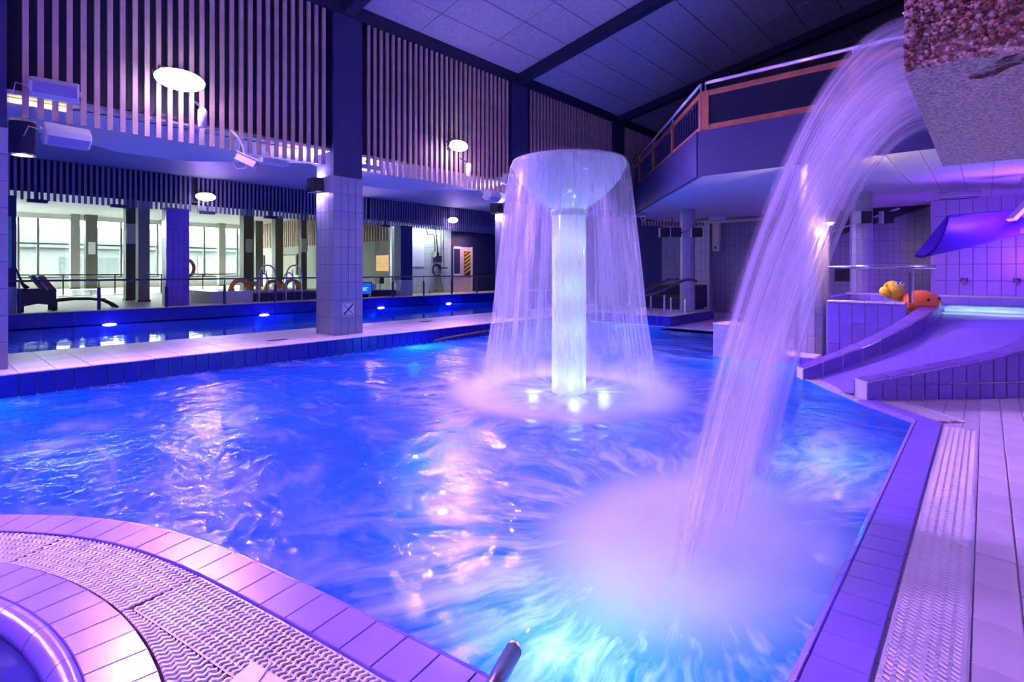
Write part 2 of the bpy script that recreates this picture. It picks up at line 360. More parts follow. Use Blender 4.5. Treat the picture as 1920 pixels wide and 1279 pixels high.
# ---------------------------------------------------------------- geometry helpers
class MB:
    def __init__(s): s.v = []; s.f = []
    def add(s, vs, fs):
        o = len(s.v); s.v += [tuple(v) for v in vs]; s.f += [tuple(i + o for i in f) for f in fs]; return s
    def box(s, x0, x1, y0, y1, z0, z1):
        return s.add([(x0, y0, z0), (x1, y0, z0), (x1, y1, z0), (x0, y1, z0), (x0, y0, z1), (x1, y0, z1), (x1, y1, z1), (x0, y1, z1)],
                     [(3, 2, 1, 0), (4, 5, 6, 7), (0, 1, 5, 4), (1, 2, 6, 5), (2, 3, 7, 6), (3, 0, 4, 7)])
    def obox(s, c, u, v, n, a, b, h):
        c, u, v, n = map(Vector, (c, u, v, n)); L = []
        for k in (-.5, .5):
            for (i, j) in ((-.5, -.5), (.5, -.5), (.5, .5), (-.5, .5)): L.append(c + u * (a * i) + v * (b * j) + n * (h * k))
        return s.add(L, [(3, 2, 1, 0), (4, 5, 6, 7), (0, 1, 5, 4), (1, 2, 6, 5), (2, 3, 7, 6), (3, 0, 4, 7)])
    def tube(s, pts, r, seg=10, cap=True):
        pts = [Vector(p) for p in pts]; rings = []
        rs = r if isinstance(r, (list, tuple)) else [r] * len(pts)
        up = None
        for i, p in enumerate(pts):
            if i == 0: d = pts[1] - pts[0]
            elif i == len(pts) - 1: d = pts[-1] - pts[-2]
            else: d = (pts[i + 1] - p).normalized() + (p - pts[i - 1]).normalized()
            d.normalize()
            if up is None:
                up = Vector((0, 0, 1)) if abs(d.z) < .9 else Vector((1, 0, 0))
            a = d.cross(up)
            if a.length < 1e-4: a = d.orthogonal()
            a.normalize(); b = a.cross(d).normalized(); up = b
            rings.append([p + a * (rs[i] * math.cos(2 * PI * k / seg)) + b * (rs[i] * math.sin(2 * PI * k / seg)) for k in range(seg)])
        vs = [v for R in rings for v in R]; fs = []
        for i in range(len(rings) - 1):
            for k in range(seg):
                a0 = i * seg + k; a1 = i * seg + (k + 1) % seg
                fs.append((a0, a1, a1 + seg, a0 + seg))
        if cap:
            fs.append(tuple(reversed(range(seg)))); n = (len(rings) - 1) * seg; fs.append(tuple(range(n, n + seg)))
        return s.add(vs, fs)
    def lathe(s, prof, c=(0, 0, 0), seg=32, a0=0.0, a1=2 * PI):
        full = abs(a1 - a0 - 2 * PI) < 1e-6; n = seg if full else seg + 1
        vs = [(c[0] + r * math.cos(a0 + (a1 - a0) * k / seg), c[1] + r * math.sin(a0 + (a1 - a0) * k / seg), c[2] + z) for (r, z) in prof for k in range(n)]
        fs = []
        for i in range(len(prof) - 1):
            for k in range(seg):
                k2 = (k + 1) % n
                fs.append((i * n + k, i * n + k2, (i + 1) * n + k2, (i + 1) * n + k))
        return s.add(vs, fs)
    def ell(s, c, rx, ry, rz, seg=16, rings=10, rot=None):
        c = Vector(c); vs = []; fs = []
        for i in range(rings + 1):
            th = PI * i / rings
            for k in range(seg):
                ph = 2 * PI * k / seg
                p = Vector((rx * math.sin(th) * math.cos(ph), ry * math.sin(th) * math.sin(ph), rz * math.cos(th)))
                if rot: p = rot @ p
                vs.append(c + p)
        for i in range(rings):
            for k in range(seg):
                a = i * seg + k; b = i * seg + (k + 1) % seg
                fs.append((a, a + seg, b + seg, b))
        return s.add(vs, fs)
    def poly(s, pts, z0, z1=None):
        """flat polygon at z0, or a prism z0..z1 (pts counter-clockwise)"""
        n = len(pts)
        if z1 is None: return s.add([(x, y, z0) for x, y in pts], [tuple(range(n))])
        vs = [(x, y, z0) for x, y in pts] + [(x, y, z1) for x, y in pts]
        fs = [tuple(reversed(range(n))), tuple(range(n, 2 * n))] + [(i, (i + 1) % n, n + (i + 1) % n, n + i) for i in range(n)]
        return s.add(vs, fs)
    def build(s, name, m, parent=None, smooth=False, bevel=0, uvs=None):
        off = OFF[parent] if parent is not None else Vector()
        me = bpy.data.meshes.new(name)
        me.from_pydata([(v[0] - off[0], v[1] - off[1], v[2] - off[2]) for v in s.v], [], s.f)
        if m: me.materials.append(MATS[m])
        if any(len(f) > 4 for f in s.f) or bevel:
            bm = bmesh.new(); bm.from_mesh(me)
            if bevel:
                bmesh.ops.bevel(bm, geom=list(bm.edges), offset=bevel, segments=2, affect='EDGES', profile=.5)
            bmesh.ops.triangulate(bm, faces=[f for f in bm.faces if len(f.verts) > 4])
            bm.to_mesh(me); bm.free()
        if smooth:
            for p in me.polygons: p.use_smooth = True
        o = bpy.data.objects.new(name, me); COL.objects.link(o)
        OFF[o] = off
        if parent is not None: o.parent = parent
        return o
def smooth_by_angle(o, deg=40):
    me = o.data
    bm = bmesh.new(); bm.from_mesh(me)
    for e in bm.edges:
        e.smooth = (len(e.link_faces) == 2 and e.calc_face_angle(0) < math.radians(deg))
    for f in bm.faces: f.smooth = True
    bm.to_mesh(me); bm.free()
    return o
def tag(o, label, cat, group=None, kind=None):
    o['label'] = label; o['category'] = cat
    if group: o['group'] = group
    if kind: o['kind'] = kind
    return o
def thing(name, loc, label, cat, group=None):
    o = bpy.data.objects.new(name, None); COL.objects.link(o); o.location = loc; o.empty_display_size = .1
    OFF[o] = Vector(loc); return tag(o, label, cat, group)
def struct(o, label=None):
    o['kind'] = 'structure'
    if label: o['label'] = label
    return o
def simple(name, label, cat, mb, m, group=None, smooth=False, bevel=0):
    return tag(mb.build(name, m, smooth=smooth, bevel=bevel), label, cat, group)

TILE_CACHE = {}
def tile_mesh(w, l, th, m, bv=.003):
    k = (round(w, 4), round(l, 4), round(th, 4), m)
    if k not in TILE_CACHE:
        b = bv; V = []
        for (dx, z) in ((0, 0), (0, th - b), (b, th)):
            V += [(-w / 2 + dx, -l / 2 + dx, z), (w / 2 - dx, -l / 2 + dx, z), (w / 2 - dx, l / 2 - dx, z), (-w / 2 + dx, l / 2 - dx, z)]
        Fc = [(8, 9, 10, 11)]
        for r in (0, 4):
            for i in range(4): Fc.append((r + i, r + (i + 1) % 4, r + 4 + (i + 1) % 4, r + 4 + i))
        me = bpy.data.meshes.new('tile'); me.from_pydata(V, [], Fc); me.materials.append(MATS[m]); TILE_CACHE[k] = me
    return TILE_CACHE[k]
def tile(me, pos, u, v, parent, name='tile'):
    u = Vector(u); v = Vector(v); n = u.cross(v)
    o = bpy.data.objects.new(name, me); COL.objects.link(o)
    R = Matrix((u, v, n)).transposed()
    o.rotation_euler = R.to_euler(); o.location = Vector(pos) - OFF[parent]; o.parent = parent
    OFF[o] = OFF[parent]
    return o
def tile_grid(parent, org, u, v, nu, nv, pu, pv, m, gap=.006, th=.008, name='tile', jit=.0008, skip=None):
    me = tile_mesh(pu - gap, pv - gap, th, m); org, u, v = Vector(org), Vector(u), Vector(v); n = u.cross(v)
    for i in range(nu):
        for j in range(nv):
            if skip and skip(i, j): continue
            tile(me, org + u * ((i + .5) * pu) + v * ((j + .5) * pv) + n * random.uniform(-jit, jit), u, v, parent, name)
def quad_tile(p, th, m, parent, name='tile', g=.004, up=None):
    """tile over four corners p (counter-clockwise seen from outside), raised by th"""
    p = [Vector(q) for q in p]
    c = sum(p, Vector()) / 4
    q = []
    for i in range(4):
        d = (c - p[i]); q.append(p[i] + d.normalized() * min(g * 1.4, d.length * .3))
    n = (q[2] - q[0]).cross(q[3] - q[1]).normalized()
    b = .003
    t1 = [a + n * (th - b) for a in q]; t2 = [a + n * th + (c - a).normalized() * b for a in q]
    mb = MB(); mb.add(q + t1 + t2, [(8, 9, 10, 11)] + [(r + i, r + (i + 1) % 4, r + 4 + (i + 1) % 4, r + 4 + i) for r in (0, 4) for i in range(4)])
    return mb.build(name, m, parent)
def arc(c, r, a0, a1, n): return [(c[0] + r * math.cos(a0 + (a1 - a0) * i / n), c[1] + r * math.sin(a0 + (a1 - a0) * i / n)) for i in range(n + 1)]

# ================================================================ SETTING
ZW = -0.020                       # water level of the leisure pool
SPA = (-1.85, -1.43)             # centre of the round spa basin
A180, A90 = math.radians(205), math.radians(90)
def spline2(P, n):
    out = []; P = [Vector(p) for p in P]; Q = [P[0] * 2 - P[1]] + P + [P[-1] * 2 - P[-2]]
    for i in range(1, len(Q) - 2):
        for k in range(n):
            t = k / n; a, b, c, d = Q[i - 1], Q[i], Q[i + 1], Q[i + 2]
            out.append(.5 * ((2 * b) + (-a + c) * t + (2 * a - 5 * b + 4 * c - d) * t * t + (-a + 3 * b - 3 * c + d) * t ** 3))
    return out + [P[-1]]
line_end = (-0.397, 1.14)
# outer edge of the spa island towards the pool
ISLE = spline2([(-3.95, -2.45), (-4.13, -1.75), (-4.10, -1.05), (-3.85, -.40), (-3.55, .04), (-3.20, .385), (-2.80, .645), (-2.34, .815), (-1.75, .935), (-1.10, 1.038), line_end], 8)
arc_out = [tuple(v) for v in ISLE[:-1]]
def ray_poly(a, poly):
    d = Vector((math.cos(a), math.sin(a))); best = 9.0
    for p, q in zip(poly, poly[1:]):
        p, q = Vector(p), Vector(q); e = q - p; w = p - Vector(SPA); den = d.x * e.y - d.y * e.x
        if abs(den) < 1e-9: continue
        r = (w.x * e.y - w.y * e.x) / den; s = (w.x * d.y - w.y * d.x) / den
        if -.001 <= s <= 1.001 and 0 < r < best: best = r
    return best
POOL = [(-6.43, -5.5), (-4.3, -5.5)] + arc_out + [line_end, (-.397, 4.85), (-.80, 5.28), (-1.45, 6.15), (-1.55, 6.95), (-2.67, 6.95),
        (-2.95, 8.3), (-3.3, 9.72), (-4.62, 9.85), (-6.43, 9.85)]
HX1, HY0, HY1 = 4.6, -5.6, 14.5

# pool basin: floor and walls
mb = MB(); mb.poly(POOL, -1.25)
n = len(POOL)
for i in range(n):
    a, b = POOL[i], POOL[(i + 1) % n]
    mb.add([(a[0], a[1], -1.25), (b[0], b[1], -1.25), (b[0], b[1], -.008), (a[0], a[1], -.008)], [(0, 1, 2, 3)])
struct(mb.build('floor_pool_basin', 'basin'), 'light blue basin of the leisure pool')

# decks around the pool (tops of the screed, tiles are laid on it)
mb = MB()
mb.poly([(-.397, 1.13), (-.397, -5.6), (HX1, -5.6), (HX1, HY1), (-6.43, HY1), (-6.43, 9.85), (-4.62, 9.85), (-3.3, 9.72), (-2.95, 8.3), (-2.67, 6.95),
         (-1.55, 6.95), (-1.45, 6.15), (-.80, 5.28), (-.397, 4.85)], -.008)
floor = struct(mb.build('floor', 'floor_tiles'), 'pale tiled pool deck')
# island screed as radial strips around the spa
mb = MB(); vs = []
def rim_r(a): return ray_poly(a, ISLE)
angs = [math.radians(x) for x in range(60, 206, 3)]
A_C = math.atan2(line_end[1] - SPA[1], line_end[0] - SPA[0])
angs = [A_C] + [a for a in angs if a > A_C + .01]
for a in angs:
    for r in (1.69, rim_r(a)): vs.append((SPA[0] + r * math.cos(a), SPA[1] + r * math.sin(a), -.045))
mb.add(vs, [(2 * i, 2 * i + 1, 2 * i + 3, 2 * i + 2) for i in range(len(angs) - 1)])
struct(mb.build('floor_spa_island', 'gutter_dark'), 'dark gutter under the gratings of the spa island')
mb = MB()
a0 = A_C; p = (SPA[0] + 1.69 * math.cos(a0), SPA[1] + 1.69 * math.sin(a0))
pts = [line_end, p] + [q for q in arc(SPA, 1.69, a0, -A90, 30)][1:] + [(SPA[0], -5.6), (-.397, -5.6)]
mb.poly(list(reversed(pts)), -.008)
struct(mb.build('floor_entry_side', 'floor_tiles'), 'tiled deck beside the spa')
mb = MB()
q1 = arc(SPA, 1.69, math.radians(205), math.radians(270), 14)
pts = [arc_out[0]] + q1 + [(SPA[0], -5.6), (-4.3, -5.6), (-4.3, -5.5)]
mb.poly(pts, -.008)
struct(mb.build('floor_behind_spa', 'floor_tiles'), 'tiled deck behind the spa')

# pool water
mb = MB(); mb.poly(POOL, ZW)
tag(mb.build('pool_water', 'pool_water'), 'rippling deep blue water of the leisure pool with white foam streaks', 'water', kind='stuff')

# left side: walkway between the pools
mb = MB(); mb.box(-7.98, -6.44, -5.6, 20, -1.3, .182)
walk = struct(mb.build('floor_walkway', 'grout'), 'walkway between the leisure pool and the lane pool')
OFF[walk] = Vector()
y0 = .118
xs = [(-6.43, .26), (-6.69, .43), (-7.12, .43), (-7.55, .43)]
for (x1, w) in xs:
    me = tile_mesh(w - .006, .252, .01, 'tile_deck')
    for j in range(52):
        tile(me, (x1 - w / 2, y0 + .258 * (j - 1) + .129, .180 + random.uniform(-.001, .001)), (1, 0, 0), (0, 1, 0), walk)
# blue face of the walkway towards the leisure pool
me = tile_mesh(.123, .215, .012, 'tile_deepblue')
for j in range(84):
    tile(me, (-6.44, y0 + .129 * (j - 2) + .0645, .068), (0, 1, 0), (0, 0, 1), walk, 'face_tile')
# bullnose kerb
for j in range(42):
    m2 = MB(); ya, yb = y0 + .258 * (j - 1) + .003, y0 + .258 * j - .003
    prof = [(-6.44, .176), (-6.424, .176), (-6.419, .182), (-6.422, .189), (-6.432, .192), (-6.44, .192)]
    m2.add([(x, ya, z) for x, z in prof] + [(x, yb, z) for x, z in prof], [(i, (i + 1) % 6, 6 + (i + 1) % 6, 6 + i) for i in range(6)] + [tuple(range(6)), tuple(reversed(range(6, 12)))])
    m2.build('kerb_tile', 'tile_deck', walk)
for (x, y) in ((-6.9, 3.165), (-7.45, 6.08), (-7.0, 9.1)):
    d = thing('floor_drain', (x, y, .19), 'slotted drain cover in the walkway ' + {3.165: 'beside the column with the diving sign', 6.08: 'beyond the column with the diving sign', 9.1: 'near the far end of the walkway'}[y], 'drain', 'walkway drains')
    MB().box(x - .05, x + .05, y - .13, y + .13, .186, .193).build('cover', 'dark_steel', d)
    for k in range(5):
        MB().box(x - .045, x + .045, y - .11 + k * .05, y - .09 + k * .05, .193, .196).build('bar', 'black', d)

# lane pool
ZF = -.15; XE = -15.1
mb = MB(); mb.box(XE, -7.98, -5.6, 20, -1.9, -1.8); mb.box(XE - .05, XE, -5.6, 20, -1.8, ZF + .05)
struct(mb.build('floor_lane_pool', 'tile_deepblue'), 'blue basin of the lane pool')
tag(MB().add([(XE, -5.6, ZF), (-7.98, -5.6, ZF), (-7.98, 20, ZF), (XE, 20, ZF)], [(0, 1, 2, 3)]).build('lane_pool_water', 'far_water'), 'calm dark blue water of the lane pool', 'water', kind='stuff')
face = struct(MB().box(XE - .06, XE, -5.6, 20, ZF - .1, .175).build('wall_lane_pool', 'grout_dark'), 'blue tiled edge of the lane pool')
me = tile_mesh(.55, .30, .012, 'tile_deepblue')
for j in range(44): tile(me, (XE, -4 + .556 * j, .02), (0, 1, 0), (0, 0, 1), face)
# far deck and far hall floor
struct(MB().box(-34.4, XE, -3.2, 14.1, -.05, .19).build('floor_far_hall', 'beige_floor'), 'bright floor of the far hall')
struct(MB().box(-17.5, XE, 14.1, 20, -.05, .19).build('floor_far_deck', 'beige_floor'), 'deck at the end of the lane pool')

# ---- columns of the hall
def tiled_column(y0c, label, sign=False, x1=-6.75, zb=.19):
    x0 = x1 - .47; y1 = y0c + .46
    c = thing('column', ((x0 + x1) / 2, (y0c + y1) / 2, zb), label, 'column', 'tiled columns on the walkway')
    MB().box(x0 + .012, x1 - .012, y0c + .012, y1 - .012, zb, 2.42).build('core', 'grout_dark', c)
    MB().box(x0 + .004, x1 - .004, y0c + .004, y1 - .004, 2.42, 4.95).build('shaft', 'navy', c)
    for (org, u) in (((x1 - .012, y0c, zb), (0, 1, 0)), ((x0, y0c + .012, zb), (1, 0, 0)), ((x1, y1 - .012, zb), (-1, 0, 0)), ((x0 + .012, y1, zb), (0, -1, 0))):
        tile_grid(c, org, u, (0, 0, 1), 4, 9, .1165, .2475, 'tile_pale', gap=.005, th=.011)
    return c
tiled_column(.13, 'tiled walkway column with navy top at the left edge of the photo')
tiled_column(3.88, 'tiled walkway column with navy top carrying the no-diving sign')
tiled_column(7.63, 'tiled walkway column with navy top just left of the mushroom fountain')
tiled_column(11.38, 'tiled walkway column with navy top behind the mushroom fountain')
tiled_column(-3.62, 'tiled walkway column behind the viewpoint')

# ---- upper slat screens between the columns
def slat_screen(ya, yb, label, x=-6.79, z0=2.55, z1=4.70, pitch=.1085, w=.046, dep=.035, wood='slat_wood', group='slat screens above the walkway'):
    t = thing('slat_screen', (x, (ya + yb) / 2, z0), label, 'slat screen', group)
    k = int((yb - ya - .02) / pitch)
    s0 = (yb - ya - (k - 1) * pitch) / 2
    mes = []
    for q in range(4):
        me = bpy.data.meshes.new('slat'); b = MB().box(-dep / 2, dep / 2, -w / 2, w / 2, 0, z1 - z0)
        me.from_pydata(b.v, [], b.f); me.materials.append(MATS[wood]); mes.append(me)
    for i in range(k):
        o = bpy.data.objects.new('slat', mes[i % 4]); COL.objects.link(o); o.parent = t
        o.location = (random.uniform(-.002, .002), ya + s0 + i * pitch - (ya + yb) / 2, random.uniform(-.004, .004)); OFF[o] = OFF[t]
    for z in (z0 + .25, z1 - .2):
        MB().box(x - dep / 2 - .03, x - dep / 2 - .001, ya + .01, yb - .01, z, z + .035).build('batten', 'black', t)
    return t
slat_screen(.60, 3.87, 'pale vertical slat screen with white loudspeaker, nearest bay on the left')
slat_screen(4.35, 7.62, 'vertical slat screen between sign column and fountain column')
slat_screen(8.10, 11.37, 'vertical slat screen right behind the fountain cap')
slat_screen(11.85, 14.4, 'last vertical slat screen beside the balcony')
slat_screen(-3.15, .12, 'vertical slat screen bay beside the viewpoint')

struct(MB().box(-7.06, -7.0, -5.6, HY1, 2.76, 4.95).build('wall_left', 'navy_beam'), 'dark backing wall behind the upper slat screens')
struct(MB().box(-6.98, -6.74, -5.6, HY1, 4.70, 4.96).build('trim_1', 'navy_beam'), 'dark wall beam above the slat screens')

# white soffit below the screens, higher dark ceiling over the lane pool
mb = MB()
pts = [(-6.84, -5.6), (-6.84, 20), (-7.9, 20)]
for yc in (15.36, 11.61, 7.86, 4.11, .36, -3.39):
    pts += [(-7.85, yc - .0), (-9.1, yc - 1.35), (-9.1, yc - 2.2), (-8.9, yc - 2.45)]
pts += [(-9.1, -5.6)]
mb.poly(pts, 2.76, 2.80)
struct(mb.build('ceiling_walkway', 'white_paint'), 'white soffit above the walkway')
struct(MB().box(-15.9, -7.03, -5.6, 20, 3.60, 3.7).build('ceiling_lane_pool', 'grey_paint'), 'grey ceiling above the lane pool')
struct(MB().box(-9.2, -9.05, -5.6, 20, 2.80, 3.6).build('wall_soffit_upstand', 'grey_paint'), 'upstand above the white soffit') if False else None

# far side of the lane pool: slats and columns
struct(MB().box(-15.98, -15.90, -5.6, 20, 2.86, 3.96).build('wall_far', 'navy_beam'), 'dark backing wall behind the far slats')
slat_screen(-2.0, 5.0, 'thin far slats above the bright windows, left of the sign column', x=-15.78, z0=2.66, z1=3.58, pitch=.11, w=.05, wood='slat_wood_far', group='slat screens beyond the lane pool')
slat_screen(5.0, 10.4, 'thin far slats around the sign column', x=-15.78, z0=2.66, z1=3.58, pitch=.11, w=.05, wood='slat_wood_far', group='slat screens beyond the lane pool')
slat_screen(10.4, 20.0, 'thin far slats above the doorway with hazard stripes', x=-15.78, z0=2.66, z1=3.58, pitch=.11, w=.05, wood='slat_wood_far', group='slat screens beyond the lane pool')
def far_column(ya, yb, label, m='navy'):
    c = thing('far_column', (-15.75, (ya + yb) / 2, .19), label, 'column', 'columns beyond the lane pool')
    MB().box(-15.92, -15.55, ya + .008, yb - .008, .19, 2.7).build('core', 'grout_dark', c)
    if m == 'tile':
        tile_grid(c, (-15.55, ya, .19), (0, 1, 0), (0, 0, 1), 4, 10, (yb - ya) / 4, .247, 'tile_pool')  # darker pool tile stands in for the shade on this backlit column
        tile_grid(c, (-15.92, ya + .008, .19), (1, 0, 0), (0, 0, 1), 3, 10, .1233, .247, 'tile_pool')
    else:
        MB().box(-15.93, -15.54, ya, yb, .19, .75).build('plinth', 'tile_pale', c)
        MB().box(-15.925, -15.545, ya + .002, yb - .002, .75, 2.7).build('shaft', 'navy', c)
    return c
far_column(1.02, 1.5, 'dark column with teal notice at the far left behind the lane pool')
far_column(4.30, 4.82, 'backlit tiled column, its shade put into violet tiles, between the bright windows and the lifebuoy', 'tile')
far_column(11.55, 12.07, 'navy column in front of the white tiled wall with cables')

# ---- hall roof
def roof_z(x): return 4.88 + .2 * (x + 6.75)
ceil = thing('ceiling', (-6.75, 0, 4.88), 'sloping ceiling of pale acoustic panels', 'ceiling'); del ceil['category']; ceil['kind'] = 'structure'
XR = HX1
MB().add([(-7, -5.6, roof_z(-7) + .03), (XR, -5.6, roof_z(XR) + .03), (XR, HY1 + .2, roof_z(XR) + .03), (-7, HY1 + .2, roof_z(-7) + .03)], [(3, 2, 1, 0)]).build('panel_backing', 'seam', ceil)
sl = math.atan(.2); ux = Vector((math.cos(sl), 0, math.sin(sl)))
me = tile_mesh(.605 / math.cos(sl) - .012, 1.25 - .012, .012, 'panel_ceiling', bv=.004)
for i in range(18):
    for j in range(-4, 10):
        xm = -6.795 + .605 * (i + .5); ym = 4.11 + 1.25 * j - 0 + .625
        if ym > HY1 or xm > XR: continue
        # panels face down: u along +Y, v along slope -> n = u x v points down
        o = tile(tile_mesh(1.238, .605 / math.cos(sl) - .012, .012, 'panel_ceiling', bv=.004), (xm, ym, roof_z(xm) + .025), (0, 1, 0), tuple(ux), ceil, 'panel')
# dark rafters
for k, yc in enumerate((-3.39, .36, 4.11, 7.86, 11.61)):
    mb = MB(); w = .085
    xa, xb = -6.98, XR
    v = []
    for (x) in (xa, xb):
        for yy in (yc - w, yc + w):
            v += [(x, yy, roof_z(x) - .16), (x, yy, roof_z(x) + .02)]
    mb.add(v, [(0, 4, 6, 2), (1, 3, 7, 5), (0, 1, 5, 4), (2, 6, 7, 3), (0, 2, 3, 1), (4, 5, 7, 6)])
    struct(mb.build('trim_rafter', 'navy_beam'), 'dark sloping rafter')

# shell of the hall (out of view sides)
struct(MB().box(HX1, HX1 + .2, -5.8, HY1 + .2, -.1, 7.4).build('wall_right', 'tile_pale'), 'right side wall of the hall')
struct(MB().box(-16, HX1, -5.8, -5.6, -1.9, 7.4).build('wall_behind', 'tile_pale'), 'wall behind the viewpoint')
struct(MB().box(-7, HX1, HY1, HY1 + .2, -.1, 7.4).build('wall_gable', 'navy_beam'), 'dark upper end wall')
struct(MB().box(-17, -6.6, 20, 20.2, -1.9, 3.7).build('wall_end_lane_pool', 'navy'), 'end wall of the lane pool')
struct(MB().box(-6.95, -6.85, 14.4, 20.1, -1.9, 3.7).build('wall_lane_pool_end_side', 'navy'), 'side wall at the end of the lane pool')
struct(MB().box(-15.95, -15.9, -5.6, -2.0, -1.9, 3.7).build('wall_far_near_end', 'navy'), 'wall beyond the lane pool near the viewpoint')

# ================================================================ POOL RIM, GRATINGS, DECK TILES (right)
def offset_poly(pts, d):
    out = []
    for i, p in enumerate(pts):
        p = Vector(p)
        if i == 0: t = (Vector(pts[1]) - p).normalized(); nrm = Vector((t.y, -t.x)); out.append(p + nrm * d)
        elif i == len(pts) - 1: t = (p - Vector(pts[-2])).normalized(); nrm = Vector((t.y, -t.x)); out.append(p + nrm * d)
        else:
            t1 = (p - Vector(pts[i - 1])).normalized(); t2 = (Vector(pts[i + 1]) - p).normalized()
            n1, n2 = Vector((t1.y, -t1.x)), Vector((t2.y, -t2.x)); b = (n1 + n2).normalized(); out.append(p + b * (d / max(.3, b.dot(n1))))
    return out
edge = [(-.397, 1.05), (-.397, 4.85), (-.82, 5.30)]
rim = thing('pool_coping', (-.31, 3.0, 0), 'violet tiled pool coping along the right deck', 'pool coping')
def rim_strip(parent, edge_pts, w, pitch, zin=-.012, zout=.006, m='tile_rim', nose=True):
    o1 = offset_poly(edge_pts, w)
    for s in range(len(edge_pts) - 1):
        a, b = Vector(edge_pts[s]), Vector(edge_pts[s + 1]); c, d = o1[s], o1[s + 1]
        k = max(1, round((b - a).length / pitch))
        for i in range(k):
            f0, f1 = i / k, (i + 1) / k
            p0, p1 = a.lerp(b, f0), a.lerp(b, f1); q0, q1 = c.lerp(d, f0), c.lerp(d, f1)
            i0, i1 = p0.lerp(q0, .14), p1.lerp(q1, .14)
            quad_tile([(i0.x, i0.y, zin * .3), (q0.x, q0.y, zout - .01), (q1.x, q1.y, zout - .01), (i1.x, i1.y, zin * .3)], .010, m, parent, 'rim_tile', g=.0010)
            quad_tile([(p0.x, p0.y, zin - .010), (i0.x, i0.y, zin * .3), (i1.x, i1.y, zin * .3), (p1.x, p1.y, zin - .010)], .010, m, parent, 'nosing_tile', g=.0010)
rim_strip(rim, edge, .165, .129)
# body under the rim
o1 = offset_poly(edge, .164); mb = MB(); V = []
for q, w in zip(edge, o1): V += [(q[0], q[1], -.3), (w.x, w.y, -.3), (w.x, w.y, .0025), (q[0], q[1], -.016)]
mb.add(V, [(4 * i + j, 4 * i + (j + 1) % 4, 4 * i + 4 + (j + 1) % 4, 4 * i + 4 + j) for i in range(len(edge) - 1) for j in range(4)])
mb.build('rim_body', 'tile_rim', rim)

def wavy_bars(start, end_dir, across, nb, pitch, width, waves, z, barw=.0135, amp=.0045, seg=None):
    """bars running across a grating; returns MB. start: corner; end_dir: unit along; across: unit across"""
    mb = MB(); A = Vector(across); L = Vector(end_dir); S0 = Vector(start); seg = seg or waves * 4
    for i in range(nb):
        c = S0 + L * ((i + .5) * pitch); V = []
        for k in range(seg + 1):
            f = k / seg; o = amp * math.sin(2 * PI * waves * f) + .0015 * math.sin(4 * PI * waves * f)
            p = c + A * (f * width) + L * o
            V += [(*(p - L * barw / 2), z - .002), (*(p - L * barw * .3), z + .002), (*(p + L * barw * .3), z + .002), (*(p + L * barw / 2), z - .002)]
        V = [(a[0], a[1], a[2]) for a in V]
        Fs = [(4 * k + j, 4 * k + j + 1, 4 * k + j + 5, 4 * k + j + 4) for k in range(seg) for j in range(3)]
        mb.add(V, Fs)
    return mb
g = thing('pool_grating', (-.13, 3, -.005), 'white plastic overflow grating between violet coping and right deck', 'grating', 'overflow gratings')
GX0, GX1 = -.228, -.036
wavy_bars((GX0 + .012, 1.05), (0, 1), (1, 0), 170, .0224, .170, 6, .0, seg=36).build('grating_bars', 'grating_white', g)['kind'] = 'stuff'
for f in (.0, 1 / 6, 2 / 6, .5, 4 / 6, 5 / 6, 1.0):
    x = GX0 + .012 + f * .170; w = .006 if f in (0, 1, .5) else .0035
    MB().box(x - w, x + w, 1.05, 4.87, -.012, .0006 if f in (0, 1, .5) else -.001).build('grating_rib', 'grating_white', g)
MB().box(GX0, GX1, 1.05, 4.95, -.05, -.04).build('gutter', 'gutter_dark', g)
MB().box(GX1 - .004, GX1 + .003, 1.05, 4.9, -.03, .004).build('edge_strip', 'steel_white', g)
# diagonal grating
dg = Vector((-.82 + .397, 5.30 - 4.85)).normalized(); ng = Vector((dg.y, -dg.x))
p0 = Vector(offset_poly(edge, .170)[1]) + dg * .035; LD = .58
g2 = thing('pool_grating', (p0.x, p0.y, -.005), 'short diagonal white grating at the foot of the slide wall', 'grating', 'overflow gratings')
wavy_bars(tuple(p0 + dg * .03), tuple(dg), tuple(ng), 25, .0224, .170, 6, .0, seg=30).build('grating_bars', 'grating_white', g2)['kind'] = 'stuff'
for f in (0, .5, 1):
    c = p0 + dg * (LD / 2) + ng * (.17 * f)
    MB().obox((c.x, c.y, -.006), (dg.x, dg.y, 0), (ng.x, ng.y, 0), (0, 0, 1), LD, .012, .012).build('grating_rib', 'grating_white', g2)
c = p0 + dg * (LD / 2) + ng * .195
MB().obox((c.x, c.y, 0), (dg.x, dg.y, 0), (ng.x, ng.y, 0), (0, 0, 1), LD, .008, .02).build('edge_strip', 'steel_white', g2)
c = p0 + dg * (LD / 2) + ng * .09
MB().obox((c.x, c.y, -.006), (dg.x, dg.y, 0), (ng.x, ng.y, 0), (0, 0, 1), LD, .2, .004).build('gutter', 'gutter_dark', g2)

# right deck tiles (children of the floor)
OFF[floor] = Vector()
def in_diag(i, j):
    y = 1.0 + .258 * (j + .5); x = -.033 + .122 * (i + .5)
    return (x + y) > 5.16 and x < .02 and y > 4.9
tile_grid(floor, (-.033, .94, -.008), (1, 0, 0), (0, 1, 0), 11, 23, .122, .258, 'tile_deck', gap=.005, th=.010, name='deck_tile')

